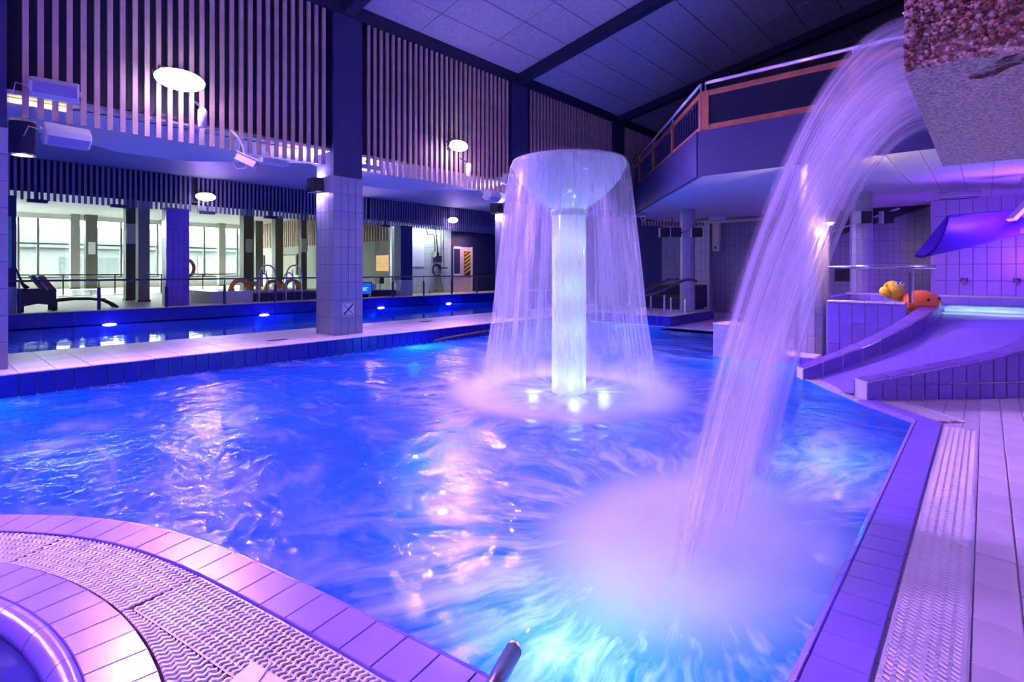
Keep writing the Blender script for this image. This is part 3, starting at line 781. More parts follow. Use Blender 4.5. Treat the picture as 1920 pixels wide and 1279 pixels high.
# ---- spa island in the lower left corner
isl = thing('pool_coping', (SPA[0], SPA[1] + 2.2, 0), 'pale violet curved pool coping around the spa island, lower left', 'pool coping')
def ring_tiles(parent, r_in, r_out, z_in, z_out, a0, a1, k, m, name, th=.01):
    for i in range(k):
        t0, t1 = a0 + (a1 - a0) * i / k, a0 + (a1 - a0) * (i + 1) / k
        P4 = [(SPA[0] + r * math.cos(t), SPA[1] + r * math.sin(t), z) for (r, t, z) in ((r_in, t1, z_in), (r_in, t0, z_in), (r_out, t0, z_out), (r_out, t1, z_out))]
        quad_tile(P4, th, m, parent, name, g=.0010)
def resample2(L, pitch):
    L = [Vector(q) for q in L]; d = [0]
    for u, v in zip(L, L[1:]): d.append(d[-1] + (v - u).length)
    k = max(2, round(d[-1] / pitch)); out = []
    for i in range(k + 1):
        s = d[-1] * i / k; j = min(max(q for q in range(len(d)) if d[q] <= s + 1e-9), len(L) - 2)
        out.append(L[j].lerp(L[j + 1], (s - d[j]) / max(1e-9, d[j + 1] - d[j])))
    return out
IR = [tuple(v) for v in resample2(ISLE, .130)]
rim_strip(isl, IR, .172, 9.0)
o1 = offset_poly(IR, .170); mb = MB(); V = []
for q, w in zip(IR, o1): V += [(q[0], q[1], -.3), (w.x, w.y, -.3), (w.x, w.y, .0025), (q[0], q[1], -.016)]
mb.add(V, [(4 * i + j, 4 * i + (j + 1) % 4, 4 * i + 4 + (j + 1) % 4, 4 * i + 4 + j) for i in range(len(IR) - 1) for j in range(4)])
mb.build('coping_body', 'tile_rim', isl)

INNER = [tuple(v) for v in offset_poly([tuple(v) for v in ISLE], .180)]      # inner side of the coping
STRIP = [tuple(v) for v in offset_poly([tuple(v) for v in ISLE], .392)]
SPLIT = math.radians(97)
def radial_bars(a0, a1, k, waves, r_in, rout):
    mb = MB(); seg = waves * 5
    for i in range(k):
        a = a0 + (a1 - a0) * (i + .5) / k; d = Vector((math.cos(a), math.sin(a))); t = Vector((-d.y, d.x)); V = []
        ri = r_in(a); ro = rout(a)
        if ro - ri < .012: continue
        for q in range(seg + 1):
            r = ri + (ro - ri) * q / seg
            pnt = Vector(SPA) + d * r + t * (.0046 * math.sin(2 * PI * (r - 1.892) / .030))
            for (s, z) in ((-.0074, -.002), (-.0042, .0025), (.0042, .0025), (.0074, -.002)):
                w = pnt + t * s; V.append((w.x, w.y, z))
        mb.add(V, [(4 * q + j, 4 * q + j + 1, 4 * q + j + 5, 4 * q + j + 4) for q in range(seg) for j in range(3)])
    return mb
def arc_rib(parent, r, a0, a1, n=50, lim=None):
    A = [a0 + (a1 - a0) * i / n for i in range(n + 1)]
    A = [x for x in A if lim is None or r < lim(x) - .005]
    if len(A) < 2: return
    V = [(SPA[0] + rr * math.cos(x), SPA[1] + rr * math.sin(x), -.001) for x in A for rr in (r - .0035, r + .0035)]
    MB().add(V, [(2 * i, 2 * i + 1, 2 * i + 3, 2 * i + 2) for i in range(len(A) - 1)]).build('grating_rib', 'grating_white', parent)
sg = thing('pool_grating', (SPA[0], SPA[1] + 2.0, -.005), 'curved white grating between spa edge and pool coping, lower left', 'grating', 'overflow gratings')
for (aa, bb) in ((97.15, 117.9), (118.2, 143.0), (143.3, 198)):
    k = int(math.radians(bb - aa) * 2.02 / .0218)
    radial_bars(math.radians(aa), math.radians(bb), k, 8, lambda x: 1.892, lambda x: ray_poly(x, INNER)).build('grating_bars', 'grating_white', sg)['kind'] = 'stuff'
for q in range(8): arc_rib(sg, 1.90 + .03 * q, math.radians(97.15), math.radians(198), lim=lambda x: ray_poly(x, INNER))
# straight lengths along the coping, right of the split
d97 = Vector((math.cos(SPLIT), math.sin(SPLIT))); i0 = Vector(SPA) + d97 * ray_poly(SPLIT, INNER)
run = [i0] + [Vector(q) for q in INNER if q[0] > i0.x + .02]
run = resample2(run, .0218)
sg2 = thing('pool_grating', (-1.2, .75, -.005), 'straight white grating along the pool coping beside the handrail end', 'grating', 'overflow gratings')
mb = MB(); ribs = [[] for _ in range(8)]
for i in range(0, len(run) - 1):
    ed = (run[i + 1] - run[max(0, i - 1)]).normalized(); nn = Vector((ed.y, -ed.x)); V = []
    for q in range(43):
        f = q / 42; pnt = run[i] + ed * .006 + nn * (.208 * f) + ed * (.0046 * math.sin(2 * PI * 7 * f))
        for (s, z) in ((-.0074, -.002), (-.0042, .0025), (.0042, .0025), (.0074, -.002)):
            w = pnt + ed * s; V.append((w.x, w.y, z))
    mb.add(V, [(4 * q + j, 4 * q + j + 1, 4 * q + j + 5, 4 * q + j + 4) for q in range(42) for j in range(3)])
    for q in range(8):
        c = run[i] + nn * (.208 * q / 7); ribs[q] += [(*(c - nn * .0035), -.001), (*(c + nn * .0035), -.001)]
mb.build('grating_bars', 'grating_white', sg2)['kind'] = 'stuff'
for R_ in ribs: MB().add(R_, [(2 * i, 2 * i + 1, 2 * i + 3, 2 * i + 2) for i in range(len(R_) // 2 - 1)]).build('grating_rib', 'grating_white', sg2)
sg3 = thing('pool_grating', (-1.5, .5, -.005), 'wedge of white grating between the spa tiles and the straight grating', 'grating', 'overflow gratings')
lim3 = lambda x: ray_poly(x, STRIP) - .004
radial_bars(math.radians(60), SPLIT - .003, 58, 9, lambda x: 1.892, lim3).build('grating_bars', 'grating_white', sg3)['kind'] = 'stuff'
for q in range(9): arc_rib(sg3, 1.90 + .03 * q, math.radians(60), SPLIT - .003, 30, lim=lim3)
# pale cover plate at the lower edge
cp = thing('cover_plate', (-1.38, .58, 0), 'pale cover plate with a fold lying on the white grating', 'cover plate')
MB().poly([(-1.525, .628), (-1.43, .40), (-1.20, .45), (-1.36, .665)], .001, .012).build('plate', 'grating_white', cp)
MB().obox((-1.40, .56, .013), Vector((.62, -.78, 0)).normalized(), Vector((.78, .62, 0)).normalized(), (0, 0, 1), .26, .008, .006).build('fold', 'tile_deck', cp)
# spa rim and bowl
sp_ = thing('spa_basin', (SPA[0], SPA[1], 0), 'round spa basin with violet tiled edge in the lower left corner', 'spa pool')
ring_tiles(sp_, 1.735, 1.885, .0, -.004, math.radians(55), A180, 40, 'tile_rim', 'rim_tile', th=.012)
for i in range(20):
    a0, a1 = math.radians(55 + 150 * i / 20) + .0012, math.radians(55 + 150 * (i + 1) / 20) - .0012
    prof = [(1.733, .0), (1.733, .010), (1.715, .012), (1.695, .004), (1.678, -.018), (1.672, -.055), (1.69, -.055)]
    MB().lathe(prof, (SPA[0], SPA[1], 0), 4, a0, a1).build('lip_tile', 'tile_rim', sp_, smooth=True)
MB().lathe([(1.885, -.05), (1.885, -.005), (1.69, -.005), (1.676, -.06), (1.676, -.9), (0.001, -.9)], (SPA[0], SPA[1], 0), 64).build('bowl', 'tile_pool', sp_, smooth=False)
tag(MB().lathe([(1.676, -.045), (.001, -.045)], (SPA[0], SPA[1], 0), 64).build('spa_water', 'spa_water'), 'violet water inside the round spa basin', 'water', kind='stuff')
# handrail end
hr = thing('handrail', (-.95, .93, 0), 'dark steel handrail end over the near pool rim at the bottom', 'handrail')
MB().tube([(-.74, .62, -.01), (-.745, .64, .10), (-.77, .71, .152), (-.8625, .906, .122), (-.941, 1.064, .085)], .0225, 16).build('tube', 'dark_steel', hr, smooth=True)
MB().tube([(-.939, 1.060, .0855), (-.9445, 1.071, .0835)], .0240, 16).build('end_cap', 'chrome', hr)
MB().lathe([(.0001, .0), (.035, .0), (.035, .012), (.022, .02)], (-.74, .62, -.008), 16).build('flange', 'dark_steel', hr)

# ================================================================ FOUNTAIN
fo = thing('mushroom_fountain', (FX, FY, ZW), 'tall mushroom fountain with frosted column and bowl standing in the pool', 'fountain')
o = MB().lathe([(.158, -1.22), (.158, 1.62), (.152, 1.66)], (FX, FY, 0), 40).build('column', 'frosted', fo, smooth=True)
o = MB().lathe([(.150, 1.655), (.175, 1.685), (.225, 1.715), (.31, 1.775), (.40, 1.86), (.475, 1.95), (.525, 2.05), (.53, 2.085), (.522, 2.105), (.50, 2.10), (.47, 2.06), (.0005, 2.05)], (FX, FY, 0), 56).build('bowl', 'frosted', fo, smooth=True)
MB().lathe([(.151, 1.60), (.172, 1.61), (.172, 1.65), (.151, 1.66)], (FX, FY, 0), 40).build('collar', 'frosted', fo, smooth=True)
rim_p = [(.0005, 2.112), (.45, 2.112), (.515, 2.11), (.537, 2.098)]
MB().lathe(rim_p, (FX, FY, 0), 56).build('water_film', 'curtain_film' if 'curtain_film' in MATS else 'window_glass', fo, smooth=True)

def uv_grid(name, pts_fn, nu, nv, m, parent):
    V = [pts_fn(i / nu, j / nv) for j in range(nv + 1) for i in range(nu + 1)]
    Fs = [(j * (nu + 1) + i, j * (nu + 1) + i + 1, (j + 1) * (nu + 1) + i + 1, (j + 1) * (nu + 1) + i) for j in range(nv) for i in range(nu)]
    o = MB().add(V, Fs).build(name, m, parent, smooth=True)
    uvl = o.data.uv_layers.new(name='UVMap')
    for p in o.data.polygons:
        for li in p.loop_indices:
            vi = o.data.loops[li].vertex_index
            uvl.data[li].uv = ((vi % (nu + 1)) / nu, (vi // (nu + 1)) / nv)
    return o
cur = thing('water_curtain', (FX, FY, ZW), 'bell-shaped veil of water falling around the mushroom fountain', 'water')
PR = [(0, .515, 2.113), (.025, .538, 2.10), (.06, .553, 2.03), (.12, .572, 1.90), (.25, .602, 1.63), (.5, .657, 1.13), (.75, .705, .64), (.9, .76, .30), (1.0, .80, -.02)]
def prof_at(f):
    for (f0, r0, z0), (f1, r1, z1) in zip(PR, PR[1:]):
        if f <= f1: k = (f - f0) / (f1 - f0); return r0 + (r1 - r0) * k, z0 + (z1 - z0) * k
    return PR[-1][1:]
def wob(a): return .010 * math.sin(7 * a + .3) + .007 * math.sin(13 * a + 1) + .004 * math.sin(31 * a)
def cfn(sc):
    def fn(u, v):
        a = 2 * PI * u; r, z = prof_at(v); r = r * sc + wob(a * 1.0) * v
        return (FX + r * math.cos(a), FY + r * math.sin(a), z)
    return fn
uv_grid('outer_veil', cfn(1.0), 160, 20, 'curtain_water', cur)
tag(MB().lathe([(1.30, ZW + .002), (1.30, .40), (.30, .40), (.30, ZW + .002), (1.30, ZW + .002)], (0, 0, 0), 40).build('fountain_spray', 'mist_ring'), 'ring of white spray where the fountain veil meets the pool', 'spray').location = (FX, FY, 0)
# lamp ring at the foot of the fountain
fl = thing('fountain_lamp', (FX, FY, -.12), 'pale green glowing lamp ring under water around the fountain foot', 'lamp')
mb = MB(); mb.lathe([(.19, -.16), (.26, -.16), (.26, -.13), (.19, -.13), (.19, -.16)], (FX, FY, 0), 40); mb.build('glass_ring', 'pool_lamp_glass', fl)
for k in range(4):
    a = PI / 4 + k * PI / 2
    point_light('lamp', (FX + .33 * math.cos(a), FY + .33 * math.sin(a), .06), 2.6, (.72, 1.0, .92), .06, fl)
for zz in (.15, .55, .95, 1.35, 1.8): point_light('lamp', (FX, FY, zz), 1.1, (.75, .97, 1.0), .08, fl)  # extra lights added inside the column so it glows evenly

# ================================================================ STONE SPOUT AND WATERFALL
XB = -.14
sb = thing('stone_spout', (1.0, 2.25, 0), 'rough aggregate concrete water spout jutting in at the upper right', 'water spout')
MB().box(XB, 2.3, 1.514, 3.0, 1.555, 1.572).build('underside', 'stone_fine', sb)
MB().box(XB + .004, 2.3, 1.72, 2.86, 1.572, 1.64).build('trough_base', 'stone_fine', sb)
MB().box(XB, 2.3, 1.515, 1.72, 1.572, 2.0).build('near_side', 'stone_coarse', sb)
MB().box(XB, 2.3, 2.86, 3.0, 1.572, 2.0).build('far_side', 'stone_coarse', sb)
MB().box(1.5, 2.3, 1.6, 2.9, 0, 1.56).build('pier', 'stone_fine', sb)
MB().poly([(-.03, 1.66), (.0, 1.60), (.03, 1.545), (.075, 1.54), (.10, 1.56), (.085, 1.60), (.04, 1.63), (.02, 1.668), (-.01, 1.68)], 1.5535, 1.5552).build('rust_stain', 'rust_stain', sb)
# pebbles set in the near side
sets = [MB() for _ in range(4)]
for k in range(2600):
    x = random.uniform(XB + .002, .75); z = random.uniform(1.557, 1.80); s = random.uniform(.004, .008)
    mbk = random.choice(sets); rot = Matrix.Rotation(random.uniform(0, PI), 3, 'Y')
    rx, ry, rz = s * random.uniform(.7, 1.3), s * .7, s * random.uniform(.6, 1.0)
    c = Vector((x, 1.512, z))
    base = [(1, 0, 0), (.5, 0, .87), (-.5, 0, .87), (-1, 0, 0), (-.5, 0, -.87), (.5, 0, -.87)]
    V = [c + rot @ Vector((p[0] * rx, 0, p[2] * rz)) for p in base] + [c + rot @ Vector((p[0] * rx * .6, 0, p[2] * rz * .6)) + Vector((0, -ry, 0)) for p in base]
    mbk.add(V, [(i, (i + 1) % 6, 6 + (i + 1) % 6, 6 + i) for i in range(6)] + [(6, 7, 8, 9, 10, 11)])
for i, mbk in enumerate(sets):
    mbk.build('pebbles', 'pebble%d' % i, sb)['kind'] = 'stuff'

wf = thing('waterfall', (-.6, 2.3, ZW), 'broad arching stream of white water falling from the stone spout', 'water')
def wfn(z0, k, ya, yb, wobble, seedp):
    ZE = ZW
    def fn(u, v):
        y = ya + (yb - ya) * u
        zz = z0 + wobble * math.sin(9 * u + seedp) + wobble * .6 * math.sin(23 * u + 2 * seedp)
        kk = k * (1 + .06 * math.sin(11 * u + seedp) + .03 * math.sin(29 * u))
        full = math.sqrt((zz - ZE) / kk); 
        if v < .12:
            # water lying in the trough
            f = v / .12; return (.30 - (.30 + .17) * f, y, zz + .004)
        f = (v - .12) / .88
        # even steps along the arc
        f = f ** .62 if False else f
        dx = full * math.sqrt(f) * (.35 + .65 * f) if False else full * (1 - (1 - f) ** 1.35)
        return (-.17 - dx, y - .02 * f * math.sin(5 * u), zz - kk * dx * dx)
    return fn
uv_grid('upper_sheet', wfn(1.79, 3.6, 1.80, 2.80, .010, .4), 90, 40, 'waterfall_upper', wf)
uv_grid('middle_sheet', wfn(1.735, 3.8, 1.84, 2.78, .012, 1.7), 90, 40, 'waterfall_lower', wf)
uv_grid('lower_sheet', wfn(1.685, 4.0, 1.88, 2.80, .010, 2.9), 90, 40, 'waterfall_lower', wf)
ms = tag(MB().box(-.75, .55, -1.05, 1.05, ZW + .002, .70).build('waterfall_spray', 'mist_plunge'), 'cloud of white spray where the waterfall hits the pool', 'spray')
ms.location = (-.95, 2.25, 0)

# ================================================================ WATER SLIDE
def catmull(P, n):
    out = []; P = [Vector(p) for p in P]; Q = [P[0] * 2 - P[1]] + P + [P[-1] * 2 - P[-2]]
    for i in range(1, len(Q) - 2):
        for k in range(n):
            t = k / n; a, b, c, d = Q[i - 1], Q[i], Q[i + 1], Q[i + 2]
            out.append(.5 * ((2 * b) + (-a + c) * t + (2 * a - 5 * b + 4 * c - d) * t * t + (-a + 3 * b - 3 * c + d) * t ** 3))
    out.append(P[-1]); return out
def resample(L, pitch):
    d = [0]
    for a, b in zip(L, L[1:]): d.append(d[-1] + (b - a).length)
    k = max(2, round(d[-1] / pitch)); out = []
    for i in range(k + 1):
        s = d[-1] * i / k
        j = max(q for q in range(len(d)) if d[q] <= s + 1e-9); j = min(j, len(L) - 2)
        f = (s - d[j]) / max(1e-9, d[j + 1] - d[j]); out.append(L[j].lerp(L[j + 1], f))
    return out
left_c = catmull([(-1.44, 6.12, .10), (-1.06, 6.40, .29), (-.77, 6.72, .46), (-.57, 7.08, .61), (-.48, 7.5, .70), (-.45, 8.1, .73)], 8)
right_c = catmull([(-.80, 5.42, .165), (-.38, 5.82, .27), (.02, 6.22, .37), (.30, 6.58, .49), (.46, 7.05, .62), (.48, 7.5, .70), (.48, 8.1, .73)], 8)
slide = thing('pool_slide', (-.4, 6.6, 0), 'short curved tiled water slide with two violet kerbs at the right', 'water slide')
def kerb(path, parent, w=.17, hbot=None, m='tile_pool'):
    L = resample(path, .20)
    def frame(i):
        t = (L[min(i + 1, len(L) - 1)] - L[max(i - 1, 0)]); t.z = 0; t.normalize(); return Vector((t.y, -t.x, 0))
    for i in range(len(L) - 1):
        V = []
        for (p, s, k) in ((L[i], 1, i), (L[i + 1], -1, i + 1)):
            nrm = frame(k); d = (L[i + 1] - L[i]).normalized() * (.0045 * s); h = .15; w2 = w / 2; r = .022
            pr = [(-w2, -h), (-w2, -r), (-w2 + r * .3, -r * .3), (-w2 + r, 0), (w2 - r, 0), (w2 - r * .3, -r * .3), (w2, -r), (w2, -h)]
            for (a, z) in pr:
                q = p + d + nrm * a; V.append((q.x, q.y, p.z + d.z + z))
        Fs = [(j, j + 1, 8 + j + 1, 8 + j) for j in range(7)] + [tuple(range(7, -1, -1)), tuple(range(8, 16))]
        b = MB().add(V, [tuple(reversed(f)) for f in Fs]).build('kerb_tile', m, parent)
    # grout core
    V = []
    for k, p in enumerate(L):
        nrm = frame(k); w2 = w / 2 - .004
        for (a, z) in ((-w2, None), (-w2, p.z - .005), (w2, p.z - .005), (w2, None)):
            q = p + nrm * a; V.append((q.x, q.y, -.25 if z is None else z - .003))
    n_ = len(L)
    MB().add(V, [(4 * i + j, 4 * i + (j + 1) % 4, 4 * i + 4 + (j + 1) % 4, 4 * i + 4 + j) for i in range(n_ - 1) for j in range(4)] + [(0, 1, 2, 3), tuple(4 * (n_ - 1) + j for j in (3, 2, 1, 0))]).build('kerb_core', 'grout_light', parent)
    return L, frame
LL, fl_ = kerb(left_c, slide)
RL, fr_ = kerb(right_c, slide)
# pale tiles on the blunt kerb ends
for (L, fr) in ((LL, fl_), (RL, fr_)):
    p = L[0]; nrm = fr(0); d = (L[1] - L[0]); d.z = 0; d.normalize(); c = p - d * .006
    q = [c + nrm * -.083, c + nrm * .083]
    quad_tile([(q[0].x, q[0].y, -.10), (q[1].x, q[1].y, -.10), (q[1].x, q[1].y, p.z - .012), (q[0].x, q[0].y, p.z - .012)][::-1] if False else
              [(q[1].x, q[1].y, -.10), (q[0].x, q[0].y, -.10), (q[0].x, q[0].y, p.z - .012), (q[1].x, q[1].y, p.z - .012)], .010, 'tile_pale', slide, 'end_tile')
# outer wall of the right kerb: two rows of upright tiles
W = resample(right_c, .123)
for i in range(len(W) - 1):
    a, b = W[i], W[i + 1]; t = (b - a); t.z = 0; t.normalize(); nr = Vector((t.y, -t.x, 0)) * .082
    A, B = a + nr, b + nr; za, zb = a.z - .024, b.z - .024
    lo = .14
    if min(za, zb) - lo > .035:
        quad_tile([(A.x, A.y, .0), (B.x, B.y, .0), (B.x, B.y, lo), (A.x, A.y, lo)], .010, 'tile_pool', slide, 'wall_tile', g=.0055)
        quad_tile([(A.x, A.y, lo), (B.x, B.y, lo), (B.x, B.y, zb), (A.x, A.y, za)], .010, 'tile_pool', slide, 'wall_tile', g=.0055)
    else:
        quad_tile([(A.x, A.y, .0), (B.x, B.y, .0), (B.x, B.y, zb), (A.x, A.y, za)], .010, 'tile_pool', slide, 'wall_tile', g=.0055)
# chute floor between the kerbs
K = 28
lc = resample(left_c, sum((b - a).length for a, b in zip(left_c, left_c[1:])) / K)[:K + 1]
rc = resample(right_c, sum((b - a).length for a, b in zip(right_c, right_c[1:])) / K)[:K + 1]
V = []
for i in range(K + 1):
    for f in (0, .12, .3, .5, .7, .88, 1):
        p = lc[i].lerp(rc[i], f)
        zl, zr = lc[i].z - .155, rc[i].z - .035 - .11 * (i / K) ** 2
        z = zl + (zr - zl) * (f ** 1.5) - (.08 if i == 0 else .04 if i == 1 else 0)
        V.append((p.x, p.y, z))
Fs = [(7 * i + j, 7 * i + 7 + j, 7 * i + 8 + j, 7 * i + 1 + j) for i in range(K) for j in range(6)]
MB().add(V, [tuple(reversed(f)) for f in Fs]).build('chute', 'tile_rim', slide, smooth=True)
tag(MB().add([(x, y, z + .012) for x, y, z in V], [tuple(reversed(f)) for f in Fs]).build('slide_water', 'chute_water', smooth=True), 'thin sheet of water running down the tiled slide', 'water', kind='stuff')
weir = thing('weir_water', (0, 8.1, .6), 'glowing pale blue water spilling over the top of the slide', 'water')
V = []
for j, (y, z) in enumerate(((8.9, .655), (8.3, .655), (8.1, .648), (8.0, .62), (7.95, .57), (7.9, .55))):
    for i in range(9): V.append((-.36 + .76 * i / 8, y, z))
MB().add(V, [(9 * j + i, 9 * j + i + 9, 9 * j + i + 10, 9 * j + i + 1) for j in range(5) for i in range(8)][::1]).build('sheet', 'weir_water', weir, smooth=True)

# ---- upper splash basin behind the slide
ub = thing('splash_basin', (-.4, 8.5, 0), 'raised tiled splash basin behind the slide', 'pool')
MB().box(-1.42, -.66, 7.31, 7.45, -.05, .725).build('front_wall', 'grout_light', ub)
tile_grid(ub, (-1.42, 7.31, -.01), (1, 0, 0), (0, 0, 1), 6, 3, .1267, .243, 'tile_pool', gap=.006, th=.010, name='wall_tile')
for k in range(8):
    MB().box(-1.42 + .095 * k + .002, -1.42 + .095 * (k + 1) - .002, 7.29, 7.46, .722, .742).build('cap_tile', 'tile_deck', ub, bevel=.004)
MB().box(-1.60, 1.6, 9.5, 9.62, -.05, .76).build('back_wall', 'grout_light', ub)
tile_grid(ub, (-1.60, 9.5, .54), (1, 0, 0), (0, 0, 1), 20, 1, .16, .20, 'tile_rim', name='wall_tile')
MB().box(-1.455, -1.42, 7.42, 7.5, -.05, .735).build('corner_wall', 'tile_rim', ub)
MB().box(-1.66, -1.54, 7.83, 9.5, -.05, .74).build('left_wall', 'tile_rim', ub)
MB().box(1.5, 1.62, 7.9, 9.5, -.05, .76).build('right_wall', 'tile_rim', ub)
MB().box(-1.42, 1.5, 7.5, 9.5, -.05, .30).build('basin_floor', 'basin', ub)
MB().box(.56, 1.5, 7.9, 8.02, -.05, .74).build('front_wall', 'tile_rim', ub)
tag(MB().add([(-1.54, 7.45, .64), (-.53, 7.45, .64), (-.53, 8.1, .64), (.56, 8.1, .64), (1.5, 8.1, .64), (1.5, 9.5, .64), (-1.54, 9.5, .64)], [(0, 1, 2, 3, 4, 5, 6)]).build('basin_water', 'weir_water'), 'pale blue water in the raised splash basin', 'water', kind='stuff')
tag(MB().tube([(-.40, 7.98, .60), (.42, 7.98, .60)], .012, 8).build('light_strip', 'pool_lamp_glass'), 'glowing light strip under the slide lip', 'lamp')
area_light('weir_lamp', (0, 8.45, .50), (0, 8.3, 2), .8, .5, 30, (.40, .58, 1.0), parent=weir)

hr2 = thing('guard_rail', (-.95, 7.38, .74), 'chrome guard rail above the splash basin wall', 'handrail')
MB().tube([(-1.47, 7.38, 1.142), (-.40, 7.38, 1.142)], .022, 14).build('rail', 'chrome', hr2, smooth=True)
MB().box(-.64, -.615, 7.365, 7.40, .74, 1.08).build('post', 'dark_steel', hr2)
MB().box(-.605, -.59, 7.365, 7.40, .74, 1.13).build('post_strap', 'chrome', hr2)

# duck toy
dk = thing('duck_toy', (-.7, 7.62, .72), 'yellow headed orange bath toy lying on the basin wall', 'toy')
o = MB().ell((-.55, 7.62, .745), .185, .17, .13, 20, 12).build('body', 'orange_toy', dk, smooth=True)
R = Matrix.Rotation(-.5, 3, 'Y')
MB().ell((-.80, 7.60, .865), .098, .10, .118, 20, 12, R).build('head', 'yellow_toy', dk, smooth=True)
MB().ell((-.865, 7.55, .845), .075, .075, .062, 16, 8, Matrix.Rotation(.7, 3, 'Y')).build('beak', 'yellow_toy', dk, smooth=True)
MB().tube([(-.925, 7.50, .845), (-.90, 7.475, .835), (-.86, 7.472, .825)], .006, 6).build('beak_crease', 'amber_toy', dk)
MB().ell((-.735, 7.61, .78), .055, .06, .035, 14, 8).build('neck', 'orange_toy', dk, smooth=True)
for (dx, dy) in ((-.755, 7.518), (-.73, 7.66)):
    MB().ell((dx, dy, .94), .025, .018, .028, 12, 8).build('eye', 'sign_white', dk, smooth=True)
    MB().ell((dx + .006, dy - .010, .952), .012, .012, .013, 10, 6).build('pupil', 'sign_black', dk, smooth=True)
for (x, y, z) in ((-.47, 7.455, .775), (-.385, 7.56, .785)):
    MB().ell((x, y, z), .016, .012, .014, 10, 6).build('knob', 'black', dk, smooth=True)

# violet tube-slide mouth on the right wall
ts = thing('slide_tube', (.4, 10.9, 1.4), 'deep violet curved slide trough hanging below the white lamp, right', 'slide')
def tube_pt(u, v):
    # u across the half pipe, v from mouth to far end
    c = Vector((-.62, 10.15, 1.74)).lerp(Vector((1.5, 12.0, 1.98)), v)
    ax = Vector((.74, .66, .1)).normalized(); sd = Vector((.66, -.74, 0)).normalized(); up = Vector((0, 0, 1))
    r = .72 - .40 * min(1, v * 1.3); a = PI * (.02 + .96 * u) 
    ext = (1 - v) ** 6 * .28
    tipshift = ax * ((1 - v) ** 3 * (.07 * (1 - 2 * u) ** 2 if u < .5 else .95 * max(0, 2 * u - 1.22)) - .14 * (1 - v))
    return tuple(c + sd * (r * .6 * math.cos(a)) - up * (r * .85 * math.sin(a) - .17) + tipshift)
uv_grid('trough', tube_pt, 24, 16, 'slide_violet', ts)
def tube_pt2(u, v):
    p = Vector(tube_pt(u, v)); c = Vector((-.62, 10.15, 1.74)).lerp(Vector((1.5, 12.0, 1.98)), v) + Vector((0, 0, .17)); return tuple(p + (c - p) * .06)
uv_grid('trough_lining', tube_pt2, 24, 16, 'slide_violet', ts)
MB().tube([tube_pt(0, v / 10) for v in range(11)], .02, 8).build('lip', 'slide_violet', ts, smooth=True)
MB().tube([tube_pt(1, v / 10) for v in range(11)], .02, 8).build('lip', 'slide_violet', ts, smooth=True)
sl_ = thing('wall_floodlight', (.47, 10.6, 1.7), 'white tilted floodlight and bracket beside the violet slide trough', 'lamp')
MB().obox((.36, 10.2, 1.93), Vector((.55, .35, .75)).normalized(), Vector((.5, -.85, .03)).normalized(), Vector((.65, .35, -.65)).normalized(), .34, .16, .05).build('housing', 'plastic_white', sl_)
MB().tube([(.40, 10.3, 1.86), (.52, 10.5, 1.80), (.62, 10.7, 1.72)], .02, 8).build('bracket', 'chrome', sl_)
MB().obox((.47, 10.35, 1.66), (1, 0, 0), (0, 1, 0), (0, 0, 1), .22, .12, .09).build('gear_box', 'dark_steel', sl_)
area_light('lamp', (.55, 10.6, 1.25), (.3, 13.2, 1.5), .5, .3, 70, (.22, .03, 1.0), parent=sl_)
area_light('lamp', (.55, 10.0, 1.5), (.2, 10.6, 2.45), .4, .3, 45, (.28, .06, 1.0), parent=sl_)

# ================================================================ BALCONY
BC = Vector((-3.07, 7.48)); BL = Vector((-6.72, 12.07)); BR = Vector((4.58, 7.48))
bal = thing('balcony', (-2, 9, 2.45), 'navy balcony slab with wooden balustrade at the upper right', 'balcony')
mb = MB(); mb.poly([tuple(BC), (4.58, 7.48), (4.58, 14.48), (-6.72, 14.48), tuple(BL)], 2.49, 3.05); mb.build('slab', 'navy', bal)
mb = MB(); mb.poly([(-3.03, 7.55), (-1.2, 7.55), (-1.2, 14.5), (-6.70, 14.5), (-6.70, 12.13)], 2.455, 2.488); mb.build('soffit', 'white_paint', bal)
for k in range(18):
    x = -1.2 + .32 * k
    MB().box(x + .003, x + .317, 7.55, 14.5, 2.452, 2.488).build('soffit_board', 'white_paint', bal)
def fascia(a, b, z0, z1, th, m, name):
    d = (b - a).normalized(); nrm = Vector((d.y, -d.x)); c = (a + b) / 2 + nrm * (th / 2)
    MB().obox((c.x, c.y, (z0 + z1) / 2), (d.x, d.y, 0), (nrm.x, nrm.y, 0), (0, 0, 1), (b - a).length, th, z1 - z0).build(name, m, bal)
fascia(BC, BR, 2.44, 3.08, .03, 'navy', 'fascia'); fascia(BL, BC, 2.44, 3.08, .03, 'navy', 'fascia')
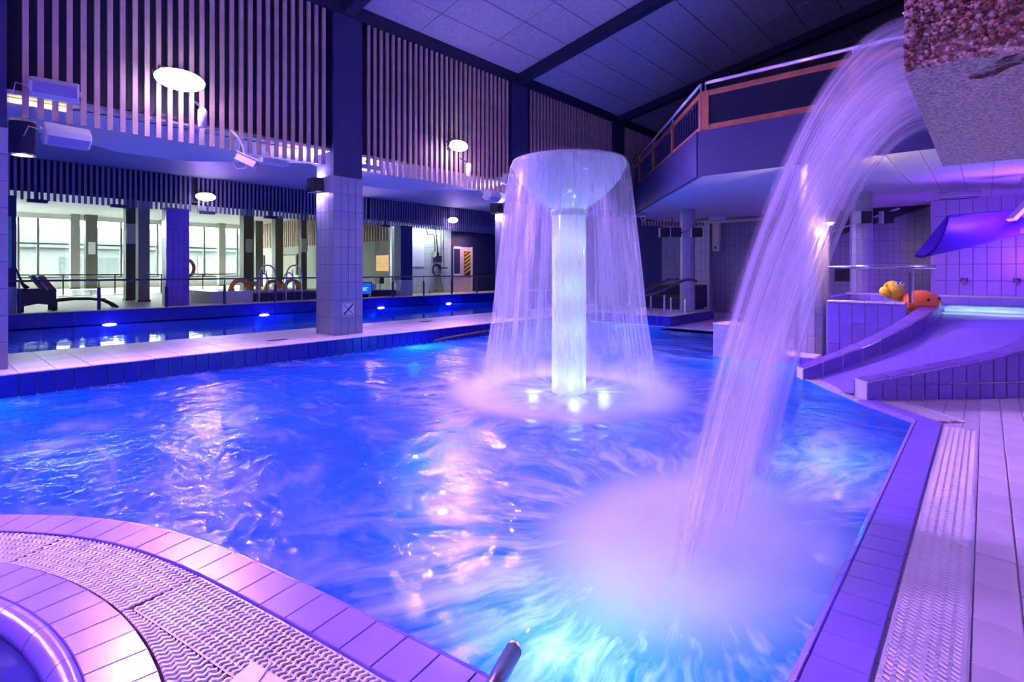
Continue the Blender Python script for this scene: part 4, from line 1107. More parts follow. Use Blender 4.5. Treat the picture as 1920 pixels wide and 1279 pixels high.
def balustrade(a, b, posts, label, balusters):
    d = (b - a).normalized(); nr = Vector((-d.y, d.x)); L = (b - a).length
    t = thing('balustrade', (a.x, a.y, 3.08), label, 'railing', 'balcony balustrades')
    def bar(s0, s1, z0, z1, th, m, name, par=t, off=.06):
        c = a + d * ((s0 + s1) / 2) + nr * off
        return MB().obox((c.x, c.y, (z0 + z1) / 2), (d.x, d.y, 0), (nr.x, nr.y, 0), (0, 0, 1), s1 - s0, th, z1 - z0).build(name, m, par)
    for s in posts: bar(s - .05, s + .05, 3.10, 3.66, .06, 'rail_wood', 'post')
    for s0, s1 in zip(posts, posts[1:]):
        bar(s0 + .051, s1 - .051, 3.10, 3.175, .05, 'rail_wood', 'bottom_rail'); bar(s0 + .051, s1 - .051, 3.585, 3.66, .05, 'rail_wood', 'top_rail')
        if balusters:
            k = int((s1 - s0 - .1) / .13)
            for i in range(k):
                s = s0 + .05 + (s1 - s0 - .1) * (i + .5) / k; bar(s - .012, s + .012, 3.18, 3.58, .02, 'navy', 'baluster')
            bar(s0 + .051, s1 - .051, 3.176, 3.584, .006, 'dark_glass', 'infill_panel', off=.10)
        else: bar(s0 + .051, s1 - .051, 3.176, 3.584, .02, 'dark_glass', 'infill_panel')
    p0_, p1_ = a + d * posts[0] + nr * .05, a + d * posts[-1] + nr * .05
    MB().tube([(p0_.x, p0_.y, 3.775), (p1_.x, p1_.y, 3.775)], .024, 12).build('handrail', 'steel_white', t, smooth=True)
    for s in posts:
        c = a + d * s + nr * .05; MB().tube([(c.x, c.y, 3.65), (c.x, c.y, 3.765)], .012, 8).build('bracket', 'steel_white', t)
balustrade(BC, BR, [.08, 1.88, 3.7, 5.5, 7.3], 'wood framed dark balustrade facing the viewer behind the waterfall top', False)
LD_ = (BL - BC).length
d_ = (BL - BC).normalized()
balustrade(BL, BC, [.15, 1.0, 2.55, 4.15, LD_ - .06], 'receding diagonal balustrade with dark balusters left of the corner', True)

# soffit lamps
def soffit_lamp(x, y, label, r=.27, m='lamp_ring'):
    t = thing('ceiling_lamp', (x, y, 2.45), label, 'lamp', 'lamps under the balcony')
    MB().lathe([(r, 0), (r, -.06), (r * .9, -.085), (.001, -.09)], (x, y, 2.455), 28).build('shade', m, t, smooth=True)
    MB().lathe([(r * 1.02, 0), (r * 1.06, -.02), (r * 1.06, -.075), (r * .96, -.09)], (x, y, 2.452), 28).build('ring', 'plastic_white', t)
soffit_lamp(-.33, 12.1, 'round grey ceiling lamp above the violet slide trough')
soffit_lamp(-5.1, 13.6, 'small round lamp under the balcony near the round column', .2)
soffit_lamp(-2.4, 11.6, 'round ceiling lamp under the balcony behind the waterfall', .24)

def round_column(x, y, r, z0, z1, label, lights=()):
    c = thing('round_column', (x, y, z0), label, 'column', 'round columns under the balcony')
    MB().lathe([(r - .004, 0), (r - .004, z1 - z0)], (x, y, z0), 28).build('core', 'grout', c)
    k = 12; w = 2 * (r) * math.tan(PI / k); nv = 9; h = (z1 - z0) / nv
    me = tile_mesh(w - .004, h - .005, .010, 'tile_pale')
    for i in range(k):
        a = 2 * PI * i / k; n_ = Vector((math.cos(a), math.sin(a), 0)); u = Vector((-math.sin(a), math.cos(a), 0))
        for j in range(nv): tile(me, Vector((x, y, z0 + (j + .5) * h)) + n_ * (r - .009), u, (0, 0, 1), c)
    return c
round_column(-4.95, 11.44, .155, .2, 2.45, 'violet round column on the blue kerb, left under the balcony')
round_column(-1.62, 11.0, .165, 0, 2.45, 'round tiled column behind the chrome guard rail')
round_column(-1.63, 7.63, .165, 0, 2.45, 'pink lit round column half hidden by the waterfall')
# up-down lights: dark boxes with a pale edge
def box_light(x, y, z, u, label, w=.20, h=.19, dep=.14, power=0, anchor=None):
    u = Vector(u); n_ = Vector((u.y, -u.x, 0)); t = thing('box_light', (x, y, z), label, 'wall lamp', 'dark box lights on columns')
    c = Vector((x, y, z)) + n_ * (dep / 2)
    MB().obox(c, u, n_, (0, 0, 1), w, dep, h).build('housing', 'black', t, bevel=.006)
    MB().obox(c - u * (w / 2 + .008), u, n_, (0, 0, 1), .014, dep * .8, h * 1.05).build('edge_trim', 'steel_white', t)
    if anchor: MB().tube([c, (anchor[0], anchor[1], z)], .02, 8).build('arm', 'dark_steel', t)
    if power:
        area_light('up_lamp', c + Vector((0, 0, h / 2 + .01)), c + Vector((0, 0, 2)), w * .8, dep * .8, power, (.62, .42, 1.0), parent=t)
        area_light('down_lamp', c - Vector((0, 0, h / 2 + .01)), c - Vector((0, 0, 2)), w * .8, dep * .8, power * .35, (.62, .42, 1.0), parent=t)
box_light(-7.12, 3.88, 2.31, (1, 0, 0), 'dark box light on the column with the no-diving sign', w=.22, power=20)
box_light(-7.12, 7.63, 2.31, (1, 0, 0), 'dark box light on the column left of the fountain', w=.22, power=20)
box_light(-7.12, 4.34, 2.31, (-1, 0, 0), 'dark box light on the hidden side of the sign column', w=.22, power=20)
cdir = Vector((.664, -.748, 0))
for (dx, lab) in ((-.40, 'outermost dark box light left of the violet round column'), (-.22, 'second dark box light left of the violet round column'), (.24, 'dark box light right of the violet round column')):
    box_light(-4.95 + .748 * dx - (.05 if abs(dx) > .3 else 0), 11.44 + .664 * dx - .16, 1.93, (.748, .664, 0), lab, w=.22, h=.2, anchor=(-4.95, 11.44))
for (dx, lab) in ((-.10, 'dark box light on the front of the column behind the guard rail'), (.28, 'dark box light right of the column behind the guard rail')):
    box_light(-1.62 + .748 * dx + .664 * .16, 11.0 + .664 * dx - .748 * .16, 2.0, (.748, .664, 0), lab, w=.17, h=.2, anchor=(-1.62, 11.0))
# warm lamp behind the waterfall
wl = thing('wall_lamp', (-1.42, 7.45, 1.75), 'warm glowing lamp on the pink column behind the waterfall', 'lamp')
MB().tube([(-1.42, 7.42, 1.68), (-1.42, 7.42, 1.80)], .05, 14).build('housing', 'black', wl)
MB().lathe([(.044, 0), (.03, -.025), (.001, -.03)], (-1.42, 7.42, 1.68), 14).build('bulb', 'warm_glass', wl)
point_light('lamp', (-1.40, 7.30, 1.60), 34, (1.0, .55, .22), .05, wl)

# ---- walls under the balcony
def wall_brick(name, c, g, sx, sy, axis):
    m, nt, out = new_mat(name)
    b = N(nt, 'ShaderNodeBsdfPrincipled'); b.inputs['Roughness'].default_value = .22
    nt.links.new(b.outputs[0], out.inputs[0])
    tc = N(nt, 'ShaderNodeTexCoord'); sp = N(nt, 'ShaderNodeSeparateXYZ'); nt.links.new(tc.outputs['Object'], sp.inputs[0])
    v = combine(nt, sp.outputs[0 if axis == 'Y' else 1], sp.outputs[2], 0)
    br = N(nt, 'ShaderNodeTexBrick'); br.offset = 0; br.inputs['Scale'].default_value = 1; br.inputs['Mortar Size'].default_value = .006
    br.inputs['Brick Width'].default_value = sx; br.inputs['Row Height'].default_value = sy
    br.inputs['Color1'].default_value = (*c, 1); br.inputs['Color2'].default_value = (*[x * .93 for x in c], 1); br.inputs['Mortar'].default_value = (*g, 1)
    nt.links.new(v, br.inputs['Vector']); nt.links.new(br.outputs['Color'], b.inputs['Base Color']); MATS[name] = m
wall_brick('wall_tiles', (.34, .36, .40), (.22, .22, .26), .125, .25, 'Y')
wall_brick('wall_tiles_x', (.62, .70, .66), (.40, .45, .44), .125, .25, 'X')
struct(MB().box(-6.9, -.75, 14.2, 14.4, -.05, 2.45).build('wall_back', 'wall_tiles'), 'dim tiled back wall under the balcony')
wr = struct(MB().box(-.75, HX1, 13.2, 13.4, -.05, 2.45).build('wall_back_right', 'grout_dark'), 'violet lit tiled wall behind the slide trough')
struct(MB().box(-.80, -.74, 13.2, 14.2, -.05, 2.46).build('wall_back_return', 'tile_pale'), 'return of the back wall')
OFF[wr] = Vector()
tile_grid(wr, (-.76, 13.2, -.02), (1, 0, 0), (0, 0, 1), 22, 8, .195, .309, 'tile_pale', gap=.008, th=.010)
for k, x in enumerate((-.30, .42)):
    t = thing('wall_hook', (x, 13.17, .86), 'small chrome wall nozzle, %s of the two below the slide trough' % ('left' if k == 0 else 'right'), 'nozzle', 'wall nozzles')
    MB().tube([(x, 13.18, .90), (x, 13.12, .90), (x + .02, 13.09, .84)], .03, 10).build('spout', 'chrome', t, smooth=True)
    MB().lathe([(.05, -.04), (.05, .04)], (x, 13.15, .92), 12).build('rose', 'dark_steel', t)
# lighter tiled pier, hanging post, pipe, hose
pr = thing('wall_pier', (-5.68, 14.1, 0), 'pale tiled pier on the back wall right of the round column', 'pier')
MB().box(-5.92, -5.44, 13.98, 14.2, -.01, 2.44).build('core', 'grout', pr)
tile_grid(pr, (-5.92, 13.98, 0), (1, 0, 0), (0, 0, 1), 4, 9, .12, .27, 'tile_green')
hp = thing('hanging_post', (-5.2, 13.9, 1.6), 'beige post hanging from the ceiling beside the pale pier', 'post')
MB().box(-5.32, -5.14, 13.85, 13.98, 1.6, 2.45).build('post', 'door_beige', hp); MB().box(-5.26, -5.22, 13.83, 13.85, 1.66, 1.72).build('keyhole', 'black', hp)
simple('ceiling_pipe', 'beige pipe running under the balcony to the back wall', 'pipe', MB().tube([(-6.2, 13.7, 2.36), (-4.4, 13.8, 2.36), (-2.2, 14.0, 2.38)], .05, 8), 'door_beige', smooth=True)
hz = thing('ribbed_duct', (-6.1, 12.4, 2.28), 'ribbed flexible duct under the left end of the balcony', 'duct')
for i in range(20):
    a = Vector((-6.55, 12.35, 2.30)).lerp(Vector((-5.25, 13.1, 2.24)), i / 20); b = Vector((-6.55, 12.35, 2.30)).lerp(Vector((-5.25, 13.1, 2.24)), (i + .6) / 20)
    MB().tube([a, b], .065, 10).build('rib', 'slat_wood', hz)
MB().tube([(-6.55, 12.35, 2.30), (-5.25, 13.1, 2.24)], .05, 10).build('core', 'brown', hz)
MB().tube([(-5.9, 12.72, 2.27), (-5.9, 12.72, 2.456)], .01, 6).build('hanger', 'dark_steel', hz)
# security camera below balcony
def sec_camera(loc, aim, label):
    L = Vector(loc); d = Vector(aim).normalized(); s = d.cross(Vector((0, 0, 1))).normalized(); u = s.cross(d)
    t = thing('security_camera', loc, label, 'camera', 'security cameras')
    MB().obox(L, d, s, u, .24, .10, .09).build('body', 'plastic_white', t, bevel=.008)
    MB().obox(L + u * .055, d, s, u, .27, .12, .012).build('hood', 'plastic_white', t)
    MB().obox(L + d * .123, d, s, u, .006, .06, .05).build('lens', 'dark_glass', t)
    MB().tube([L - d * .05 + u * .06, L - d * .05 + Vector((0, 0, .16)), L - d * .12 + Vector((0, 0, .24)), L - d * .12 + Vector((-.22, 0, .36))], .014, 8).build('bracket', 'plastic_white', t)
    MB().tube([L - d * .1 - u * .03, L - d * .18 - Vector((0, 0, .10)) - s * .03, L - d * .12 - Vector((0, 0, .15)), L - d * .02 - Vector((0, 0, .10)), L + d * .02 - u * .04], .007, 6).build('cable', 'plastic_white', t, smooth=True)
sec_camera((-6.55, 2.64, 2.40), (.5, .6, -.35), 'white security camera hanging below the nearest slat screen')
sec_camera((-6.05, 11.5, 2.36), (.3, -.8, -.3), 'white security camera under the left corner of the balcony')
# projector-like white units
def flat_unit(x, y, z, sy, label, name='air_unit'):
    t = thing(name, (x, y, z), label, 'speaker', 'white units below the slat screens')
    MB().box(x - .07, x + .07, y - sy / 2, y + sy / 2, z - .035, z + .035).build('body', 'plastic_white', t, bevel=.012)
    for k in range(5): MB().box(x + .0705, x + .074, y - sy / 2 + .03, y + sy / 2 - .03, z - .024 + k * .011, z - .019 + k * .011).build('louvre', 'plastic_grille', t)
    MB().tube([(x - .03, y, z + .03), (x - .19, y, z + .15)], .012, 8).build('bracket', 'plastic_white', t)
flat_unit(-6.6, 2.98, 2.44, .34, 'flat white speaker unit right of the near security camera', 'flat_speaker')
flat_unit(-6.85, 4.55, 2.62, .34, 'flat white speaker unit beside the column with the no-diving sign', 'flat_speaker')
flat_unit(-7.6, 6.45, 2.66, .42, 'slim white unit under the soffit of the second bay', 'flat_speaker')
# loudspeakers (rounded, horizontal)
def loudspeaker(loc, yaw, tilt, label, L=.36, H=.20, D=.15):
    R = Matrix.Rotation(yaw, 3, 'Z') @ Matrix.Rotation(tilt, 3, 'Y')
    u, v, n_ = R @ Vector((0, 1, 0)), R @ Vector((0, 0, 1)), R @ Vector((1, 0, 0)); C_ = Vector(loc)
    t = thing('loudspeaker', loc, label, 'loudspeaker', 'white loudspeakers on the slats')
    prof = [(-.5, 0), (-.46, .7), (-.25, 1), (.25, 1), (.46, .7), (.5, 0), (.36, -.0), (-.36, -.0)]
    V = []
    for s in (-.5, -.46, .46, .5):
        k = .94 if abs(s) == .5 else 1
        for (a, b) in prof: V.append(C_ + u * (L * s) + v * (H * a * k) + n_ * (D * b * k))
    Fs = [(8 * i + j, 8 * i + (j + 1) % 8, 8 * i + 8 + (j + 1) % 8, 8 * i + 8 + j) for i in range(3) for j in range(8)] + [tuple(range(7, -1, -1)), tuple(range(24, 32))]
    MB().add(V, Fs).build('body', 'plastic_white', t)
    V = [C_ + u * (L * s) + v * (H * a) + n_ * (D * 1.012) for (s, a) in ((-.44, -.26), (.44, -.26), (.44, .26), (-.44, .26))]
    MB().add(V, [(0, 1, 2, 3)]).build('grille', 'plastic_grille', t)
    c = C_ + u * (-.16 * L) + n_ * (D * 1.02)
    MB().add([c + u * (.075 * math.cos(2 * PI * i / 24)) + v * (.05 * math.sin(2 * PI * i / 24)) for i in range(24)], [tuple(range(24))]).build('cone', 'slide_violet' if False else 'plastic_grille', t)
    for s in (-1, 1): MB().obox(C_ + u * (s * (L / 2 + .012)), u, v, n_, .014, .05, .05).build('bracket', 'plastic_white', t)
    MB().tube([C_ - u * (L / 2), C_ - u * (L / 2 + .1) + v * .02, C_ - u * (L / 2 + .12) - v * .1], .005, 6).build('cable', 'plastic_white', t)
loudspeaker((-6.70, .92, 2.83), -.15, .18, 'white loudspeaker on the nearest slat screen, upper of two')
loudspeaker((-6.86, 1.02, 2.46), 0.1, .75, 'white loudspeaker facing down below the nearest slat screen')
loudspeaker((-6.62, 7.42, 2.80), -.4, .2, 'white loudspeaker on the slats at the left of the fountain cap')
loudspeaker((-6.80, 7.05, 2.50), 0.2, .75, 'white loudspeaker below the slats left of the fountain cap')
# warm cylinder downlight and warm tube at the left edge
dl = thing('downlight', (-8.0, .82, 2.36), 'dark cylinder downlight with warm glow at the left edge', 'lamp')
MB().lathe([(.115, 0), (.115, .36)], (-8.0, .82, 2.38), 24).build('housing', 'navy_beam', dl, smooth=True)
MB().lathe([(.09, .004), (.001, .002)], (-8.0, .82, 2.38), 24).build('glass', 'warm_glass', dl)
MB().lathe([(.116, -.005), (.09, -.005), (.09, .01), (.116, .01), (.116, -.005)], (-8.0, .82, 2.38), 24).build('trim_ring', 'chrome', dl)
point_light('lamp', (-8.0, .82, 2.33), 6, (1.0, .6, .25), .05, dl)
tl_ = thing('tube_light', (-6.9, .8, 2.66), 'warm fluorescent tube behind the slats above the loudspeaker', 'lamp')
MB().tube([(-6.93, .62, 2.72), (-6.93, 1.05, 2.72)], .02, 10).build('tube', 'warm_glass', tl_)
MB().box(-6.98, -6.955, .60, 1.07, 2.70, 2.75).build('holder', 'plastic_white', tl_)

# ---- purple floodlights on the slat screens
def floodlight(x, y, z, label, power, group, far=False, scale=1.0, visible_spot=True, d=1):
    t = thing('floodlight', (x, y, z), label, 'floodlight', group)
    a = math.radians(34 if far else 38)
    n_ = Vector((d * math.cos(a), 0, -math.sin(a))); u = Vector((0, 1, 0)); v = Vector((d * math.sin(a), 0, math.cos(a))); C_ = Vector((x, y, z))
    w, h = .36 * scale, .17 * scale
    MB().obox(C_ - n_ * .06, u, v, n_, w * .9, h * .8, .07).build('housing', 'dark_steel', t, bevel=.008)
    MB().ell(C_ - n_ * .01, w * .55, h * .56, .05, 24, 12, Matrix((u, v, n_)).transposed()).build('glass', 'far_flood_glass' if far else 'flood_glass', t, smooth=True)
    for s in (-1, 1): MB().obox(C_ - n_ * .05 + u * (s * (w / 2 + .012)), u, v, n_, .012, .04, .1).build('yoke', 'dark_steel', t)
    MB().tube([C_ - n_ * .1, C_ - Vector((d * .30, 0, .02))], .02, 8).build('arm', 'dark_steel', t)
    if not far and visible_spot:
        MB().lathe([(.04, 0), (.045, .02), (.045, .19), (.03, .21)], (x + .02, y + .21, z - .47), 16).build('spot_tube', 'grey_paint', t, smooth=True)
        MB().tube([(x + .02, y + .21, z - .26), (x - .2, y + .21, z - .14)], .012, 8).build('spot_arm', 'dark_steel', t)
    area_light('lamp', C_ + n_ * .03, C_ + n_ * 3, w, h, power, PURPLE, spread=math.radians(138), parent=t)
    point_light('glow', C_ + n_ * .14, power * .028, (.62, .22, 1.0), .06, t)
    return t
floodlight(-6.50, 1.93, 3.15, 'large glaring violet floodlight on the nearest slat screen', FLOOD_W, 'violet floodlights on the walkway side', scale=1.25)
floodlight(-6.50, 6.0, 3.15, 'violet floodlight on the slats between sign column and fountain', FLOOD_W, 'violet floodlights on the walkway side')
floodlight(-6.50, -2.0, 3.15, 'violet floodlight beside the viewpoint on the walkway side', FLOOD_W * 1.6, 'violet floodlights on the walkway side', visible_spot=False)
floodlight(-15.5, 5.2, 3.05, 'distant violet floodlight above the bright windows', 75, 'distant violet floodlights', far=True, scale=1.25)
floodlight(-15.5, 14.0, 3.05, 'distant violet floodlight above the hazard striped doorway', 75, 'distant violet floodlights', far=True, scale=1.25)
floodlight(-15.5, 9.6, 3.05, 'distant violet floodlight hidden behind the sign column', 75, 'distant violet floodlights', far=True, scale=1.25)
floodlight(4.4, -1.5, 3.6, 'added violet floodlight on the unseen right side wall behind the viewpoint', FLOOD_W * .15, 'added violet floodlights on the unseen side wall', visible_spot=False, d=-1)  # out-of-view floodlight added to light the slat screens from opposite
floodlight(4.4, 4.8, 3.6, 'added violet floodlight on the unseen right side wall above the deck', FLOOD_W * .15, 'added violet floodlights on the unseen side wall', visible_spot=False, d=-1)  # second added floodlight, out of view, filling in the slats and columns

# ---- underwater lamps of the leisure pool
def pool_lamp(x, y, z, d, label, power, col=(.03, .42, 1.0)):
    d = Vector(d).normalized(); t = thing('pool_lamp', (x, y, z), label, 'lamp', 'underwater pool lamps')
    C_ = Vector((x, y, z)); s = Vector((0, 0, 1)).cross(d).normalized(); u = d.cross(s)
    def disc(r, off, m, name):
        c = C_ + d * off
        MB().add([c + s * (r * math.cos(2 * PI * i / 24)) + u * (r * math.sin(2 * PI * i / 24)) for i in range(24)], [tuple(range(24))]).build(name, m, t)
    disc(.14, .012, 'lamp_ring', 'rim'); disc(.115, .016, 'pool_lamp_glass', 'glass')
    q = (d + Vector((0, 0, .25))).normalized()
    area_light('lamp', C_ + d * .05, C_ + d * .05 + q, .22, .22, power, col, parent=t)
    point_light('glow', C_ + d * .30 + Vector((0, 0, .18)), power * .12, (.30, .62, 1.0), .08, t)
pool_lamp(-6.42, 5.0, -.38, (1, 0, 0), 'underwater lamp on the walkway wall beyond the sign column', POOL_W)
pool_lamp(-6.42, .1, -.38, (1, 0, 0), 'underwater lamp on the walkway wall at the left edge', POOL_W)
pool_lamp(-6.42, -3.5, -.38, (1, 0, 0), 'underwater lamp on the walkway wall behind the viewpoint', POOL_W)
pool_lamp(-.9, 1.05, -.38, (-.05, 1, 0), 'underwater lamp in the near wall below the handrail end', POOL_W * .5, (.25, .6, 1.0))
pool_lamp(-.41, 3.6, -.5, (-1, 0, 0), 'underwater lamp in the right pool wall below the spout', POOL_W * .35)
pool_lamp(-2.1, 6.93, -.4, (0, -1, 0), 'underwater lamp in the wall below the white pier', POOL_W)
pool_lamp(-5.5, 9.82, -.4, (0, -1, 0), 'underwater lamp in the far end wall', POOL_W)

for (y, lab) in ((3.03, 'white lamp disc in the lane pool edge at the left'), (6.55, 'white lamp disc in the lane pool edge below the ladder arches'), (10.4, 'white lamp disc in the lane pool edge beside the sign column'), (13.4, 'white lamp disc in the lane pool edge below the tiled wall')):
    t = thing('edge_lamp', (-15.06, y, -.10), lab, 'lamp', 'lane pool edge lamps')
    MB().ell((-15.075, y, -.148), .02, .13, .026, 16, 8).build('glass', 'far_flood_glass', t, smooth=True)
    MB().ell((-15.085, y, -.148), .012, .15, .036, 16, 8).build('rim', 'lamp_ring', t, smooth=True)
    point_light('lamp', (-14.7, y, -.45), 80, (.06, .22, 1.0), .1, t)

# ================================================================ POOL EDGE FURNITURE AT THE FAR END
lg = thing('pool_ledge', (-1.95, 7.15, 0), 'pink lit low ledge between the pale tiled post and the slide', 'ledge')
MB().box(-2.32, -1.48, 6.97, 7.30, -.2, .08).build('core', 'grout_light', lg)
tile_grid(lg, (-2.32, 6.97, .078), (1, 0, 0), (0, 1, 0), 6, 2, .139, .164, 'tile_deck')
tile_grid(lg, (-2.32, 6.97, -.1), (1, 0, 0), (0, 0, 1), 6, 1, .139, .175, 'tile_pool', name='face_tile')
pe = thing('tiled_post', (-2.5, 7.1, 0), 'pale tiled post at the pool steps behind the waterfall', 'post')
MB().box(-2.66, -2.34, 6.97, 7.29, -.2, .40).build('core', 'grout_light', pe)
tile_grid(pe, (-2.66, 6.97, -.1), (1, 0, 0), (0, 0, 1), 2, 2, .16, .25, 'tile_pale')
tile_grid(pe, (-2.66, 7.29, -.1), (0, -1, 0), (0, 0, 1), 2, 2, .16, .25, 'tile_pale')
MB().box(-2.665, -2.335, 6.965, 7.295, .40, .412).build('cap', 'tile_deck', pe)
for k in range(4):
    z = -.02 - .10 * k; yb = 9.70 - .36 * k
    st_ = thing('pool_step', (-3.9, yb, z), ['topmost', 'second', 'third', 'lowest visible'][k] + ' blue pool step at the far end', 'step', 'pool steps')
    MB().box(-4.6, -3.02 + .1 * k, yb - .36, yb, z - .10, z - .012 if k else z).build('tread', 'tile_deepblue', st_)
    MB().box(-4.6, -3.02 + .1 * k, yb - .385, yb - .36, z - .06, z - .004).build('nosing', 'tile_rim', st_)
pf = thing('platform', (-5.5, 10.4, 0), 'raised platform with blue tiled kerb at the far pool end', 'platform')
MB().box(-6.42, -4.62, 9.88, 12.2, 0, .19).build('base', 'tile_deck', pf)
me = tile_mesh(.145, .19, .01, 'tile_deepblue')
for j in range(15): tile(me, (-4.62, 9.96 + .15 * j, .095), (0, 1, 0), (0, 0, 1), pf)
for j in range(12): tile(me, (-6.34 + .15 * j, 9.88, .095), (1, 0, 0), (0, 0, 1), pf)
ws = thing('wooden_steps', (-5.7, 12.5, .19), 'dark wooden bench steps behind the platform handrails', 'bench')
MB().box(-6.6, -5.0, 11.9, 12.5, .19, .45).build('step', 'navy', ws); MB().box(-6.6, -5.0, 11.86, 12.54, .45, .49).build('board', 'brown', ws)
MB().box(-6.6, -5.2, 12.5, 13.2, .19, .70).build('step', 'navy', ws); MB().box(-6.6, -5.2, 12.46, 13.2, .70, .74).build('board', 'brown', ws)
def stair_rail(pts, posts, label):
    t = thing('handrail', posts[0], label, 'handrail', 'platform handrails')
    MB().tube(pts, .025, 10).build('rail', 'dark_steel', t, smooth=True)
    for p in posts: MB().tube([p, (p[0], p[1], p[2] + (.42 if p is posts[0] else .32))], .02, 10).build('post', 'chrome', t)
stair_rail([(-4.9, 9.15, .60), (-4.72, 9.6, .68), (-4.65, 10.6, .90), (-4.6, 10.95, .90), (-4.6, 11.1, .86)], [(-4.78, 9.95, .19), (-4.68, 10.7, .19)], 'near dark handrail rising to the round column')
stair_rail([(-5.3, 9.6, .62), (-5.2, 10.0, .70), (-5.15, 10.9, .90), (-5.1, 11.3, .90)], [(-5.2, 10.2, .19), (-5.13, 11.0, .19)], 'rear dark handrail rising to the round column')
simple('grab_rail', 'dark grab rail slanting beside the pale tiled post', 'handrail', MB().tube([(-3.05, 8.35, .19), (-2.75, 8.9, .44), (-2.68, 9.1, .46), (-2.66, 9.3, 0.0)], .022, 10), 'dark_steel', smooth=True)
gr = thing('grab_rail', (-6.4, 6.0, 0), 'brown grab rail along the far pool wall left of the fountain veil', 'handrail')
MB().tube([(-6.36, 5.35, .01), (-6.33, 5.45, .03), (-6.33, 7.2, .10), (-6.36, 7.3, .10)], .018, 8).build('rail', 'brown', gr, smooth=True)
for y in (5.6, 6.4, 7.1): MB().tube([(-6.33, y, .05), (-6.43, y, .05)], .012, 8).build('bracket', 'dark_steel', gr)

# ---- no-diving sign on the column
sg_ = thing('warning_sign', (-6.735, 4.105, .545), 'white square no-diving sign with crossed out diver on the tiled column', 'sign')
MB().box(-6.749, -6.742, 4.003, 4.207, .44, .645).build('plate', 'sign_white', sg_)
def bar2(y0_, z0_, y1_, z1_, w, name='mark', m='sign_black', x=-6.7408):
    a, b = Vector((x, y0_, z0_)), Vector((x, y1_, z1_)); d = (b - a).normalized(); s = Vector((1, 0, 0)).cross(d)
    MB().obox((a + b) / 2, d, s, (1, 0, 0), (b - a).length, w, .002).build(name, m, sg_)
bar2(4.04, .485, 4.17, .605, .020, 'diver'); bar2(4.10, .535, 4.185, .628, .014, 'diver'); bar2(4.055, .50, 4.045, .478, .016, 'diver')
bar2(4.03, .62, 4.18, .475, .007, 'cross_bar', x=-6.7395); bar2(4.03, .475, 4.19, .625, .006, 'cross_bar', x=-6.7395)
for k in range(5): bar2(4.03 + .03 * k, .462 + .006 * (k % 2), 4.06 + .03 * k, .462 + .006 * ((k + 1) % 2), .005, 'wave')
for (a, b) in (((4.012, .449), (4.198, .449)), ((4.012, .636), (4.198, .636)), ((4.012, .449), (4.012, .636)), ((4.198, .449), (4.198, .636))): bar2(*a, *b, .003, 'border')

# ================================================================ FAR HALL BEYOND THE LANE POOL
ZD = .19
struct(MB().box(-34.4, -15.95, -3.2, 14.1, 3.86, 3.95).build('ceiling_far_hall', 'white_paint'), 'white ceiling of the far hall')
struct(MB().box(-34.4, -15.95, -3.4, -3.2, ZD, 3.9).build('wall_far_left', 'wall_white'), 'left wall of the far hall')
struct(MB().box(-34.2, -16.62, 14.0, 14.2, ZD, 3.9).build('wall_far_end', 'wall_green'), 'grey green end wall of the far hall')
# glazed wall
w1 = struct(MB().box(-34.25, -34.05, -3.2, 14.0, ZD, .72).build('window_1', 'wall_white'), 'glazed wall of the far hall with thin dark bars'); OFF[w1] = Vector()
MB().box(-34.25, -34.05, -3.2, 14.0, 3.62, 3.86).build('window_head', 'wall_white', w1)
ms_ = [-3.1, -1, 1.2, 3.35, 4.05, 7.35, 9.0, 11.35, 12.35, 13.2, 13.95]
for y in ms_: MB().box(-34.2, -34.08, y - .04, y + .04, .72, 3.62).build('mullion', 'column_grey', w1)
MB().box(-34.2, -34.09, -3.2, 14.0, 2.36, 2.43).build('transom', 'column_grey', w1)
MB().box(-34.2, -34.07, -3.2, 14.0, .72, .79).build('window_sill', 'column_grey', w1)
for y0_, y1_ in zip(ms_, ms_[1:]):
    for (a, b) in ((.79, 2.36), (2.43, 3.62)): MB().box(-34.15, -34.14, y0_ + .04, y1_ - .04, a, b).build('pane', 'window_glass', w1)
# exterior
ext = thing('neighbour_building', (-46, 8, 0), 'white neighbouring building outside the glazed wall', 'building')
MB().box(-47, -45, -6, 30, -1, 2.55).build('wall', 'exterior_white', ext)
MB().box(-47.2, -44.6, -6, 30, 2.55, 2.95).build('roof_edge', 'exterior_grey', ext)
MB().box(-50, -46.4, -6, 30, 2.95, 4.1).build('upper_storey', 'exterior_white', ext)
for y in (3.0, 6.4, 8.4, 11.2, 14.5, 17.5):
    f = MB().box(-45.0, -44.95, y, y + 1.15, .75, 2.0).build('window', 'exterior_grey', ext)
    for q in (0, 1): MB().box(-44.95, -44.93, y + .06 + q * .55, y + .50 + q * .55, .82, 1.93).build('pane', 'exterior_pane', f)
struct(MB().box(-60, -34.3, -20, 40, -1.2, -1.0).build('floor_outside', 'exterior_grey'), 'ground outside')
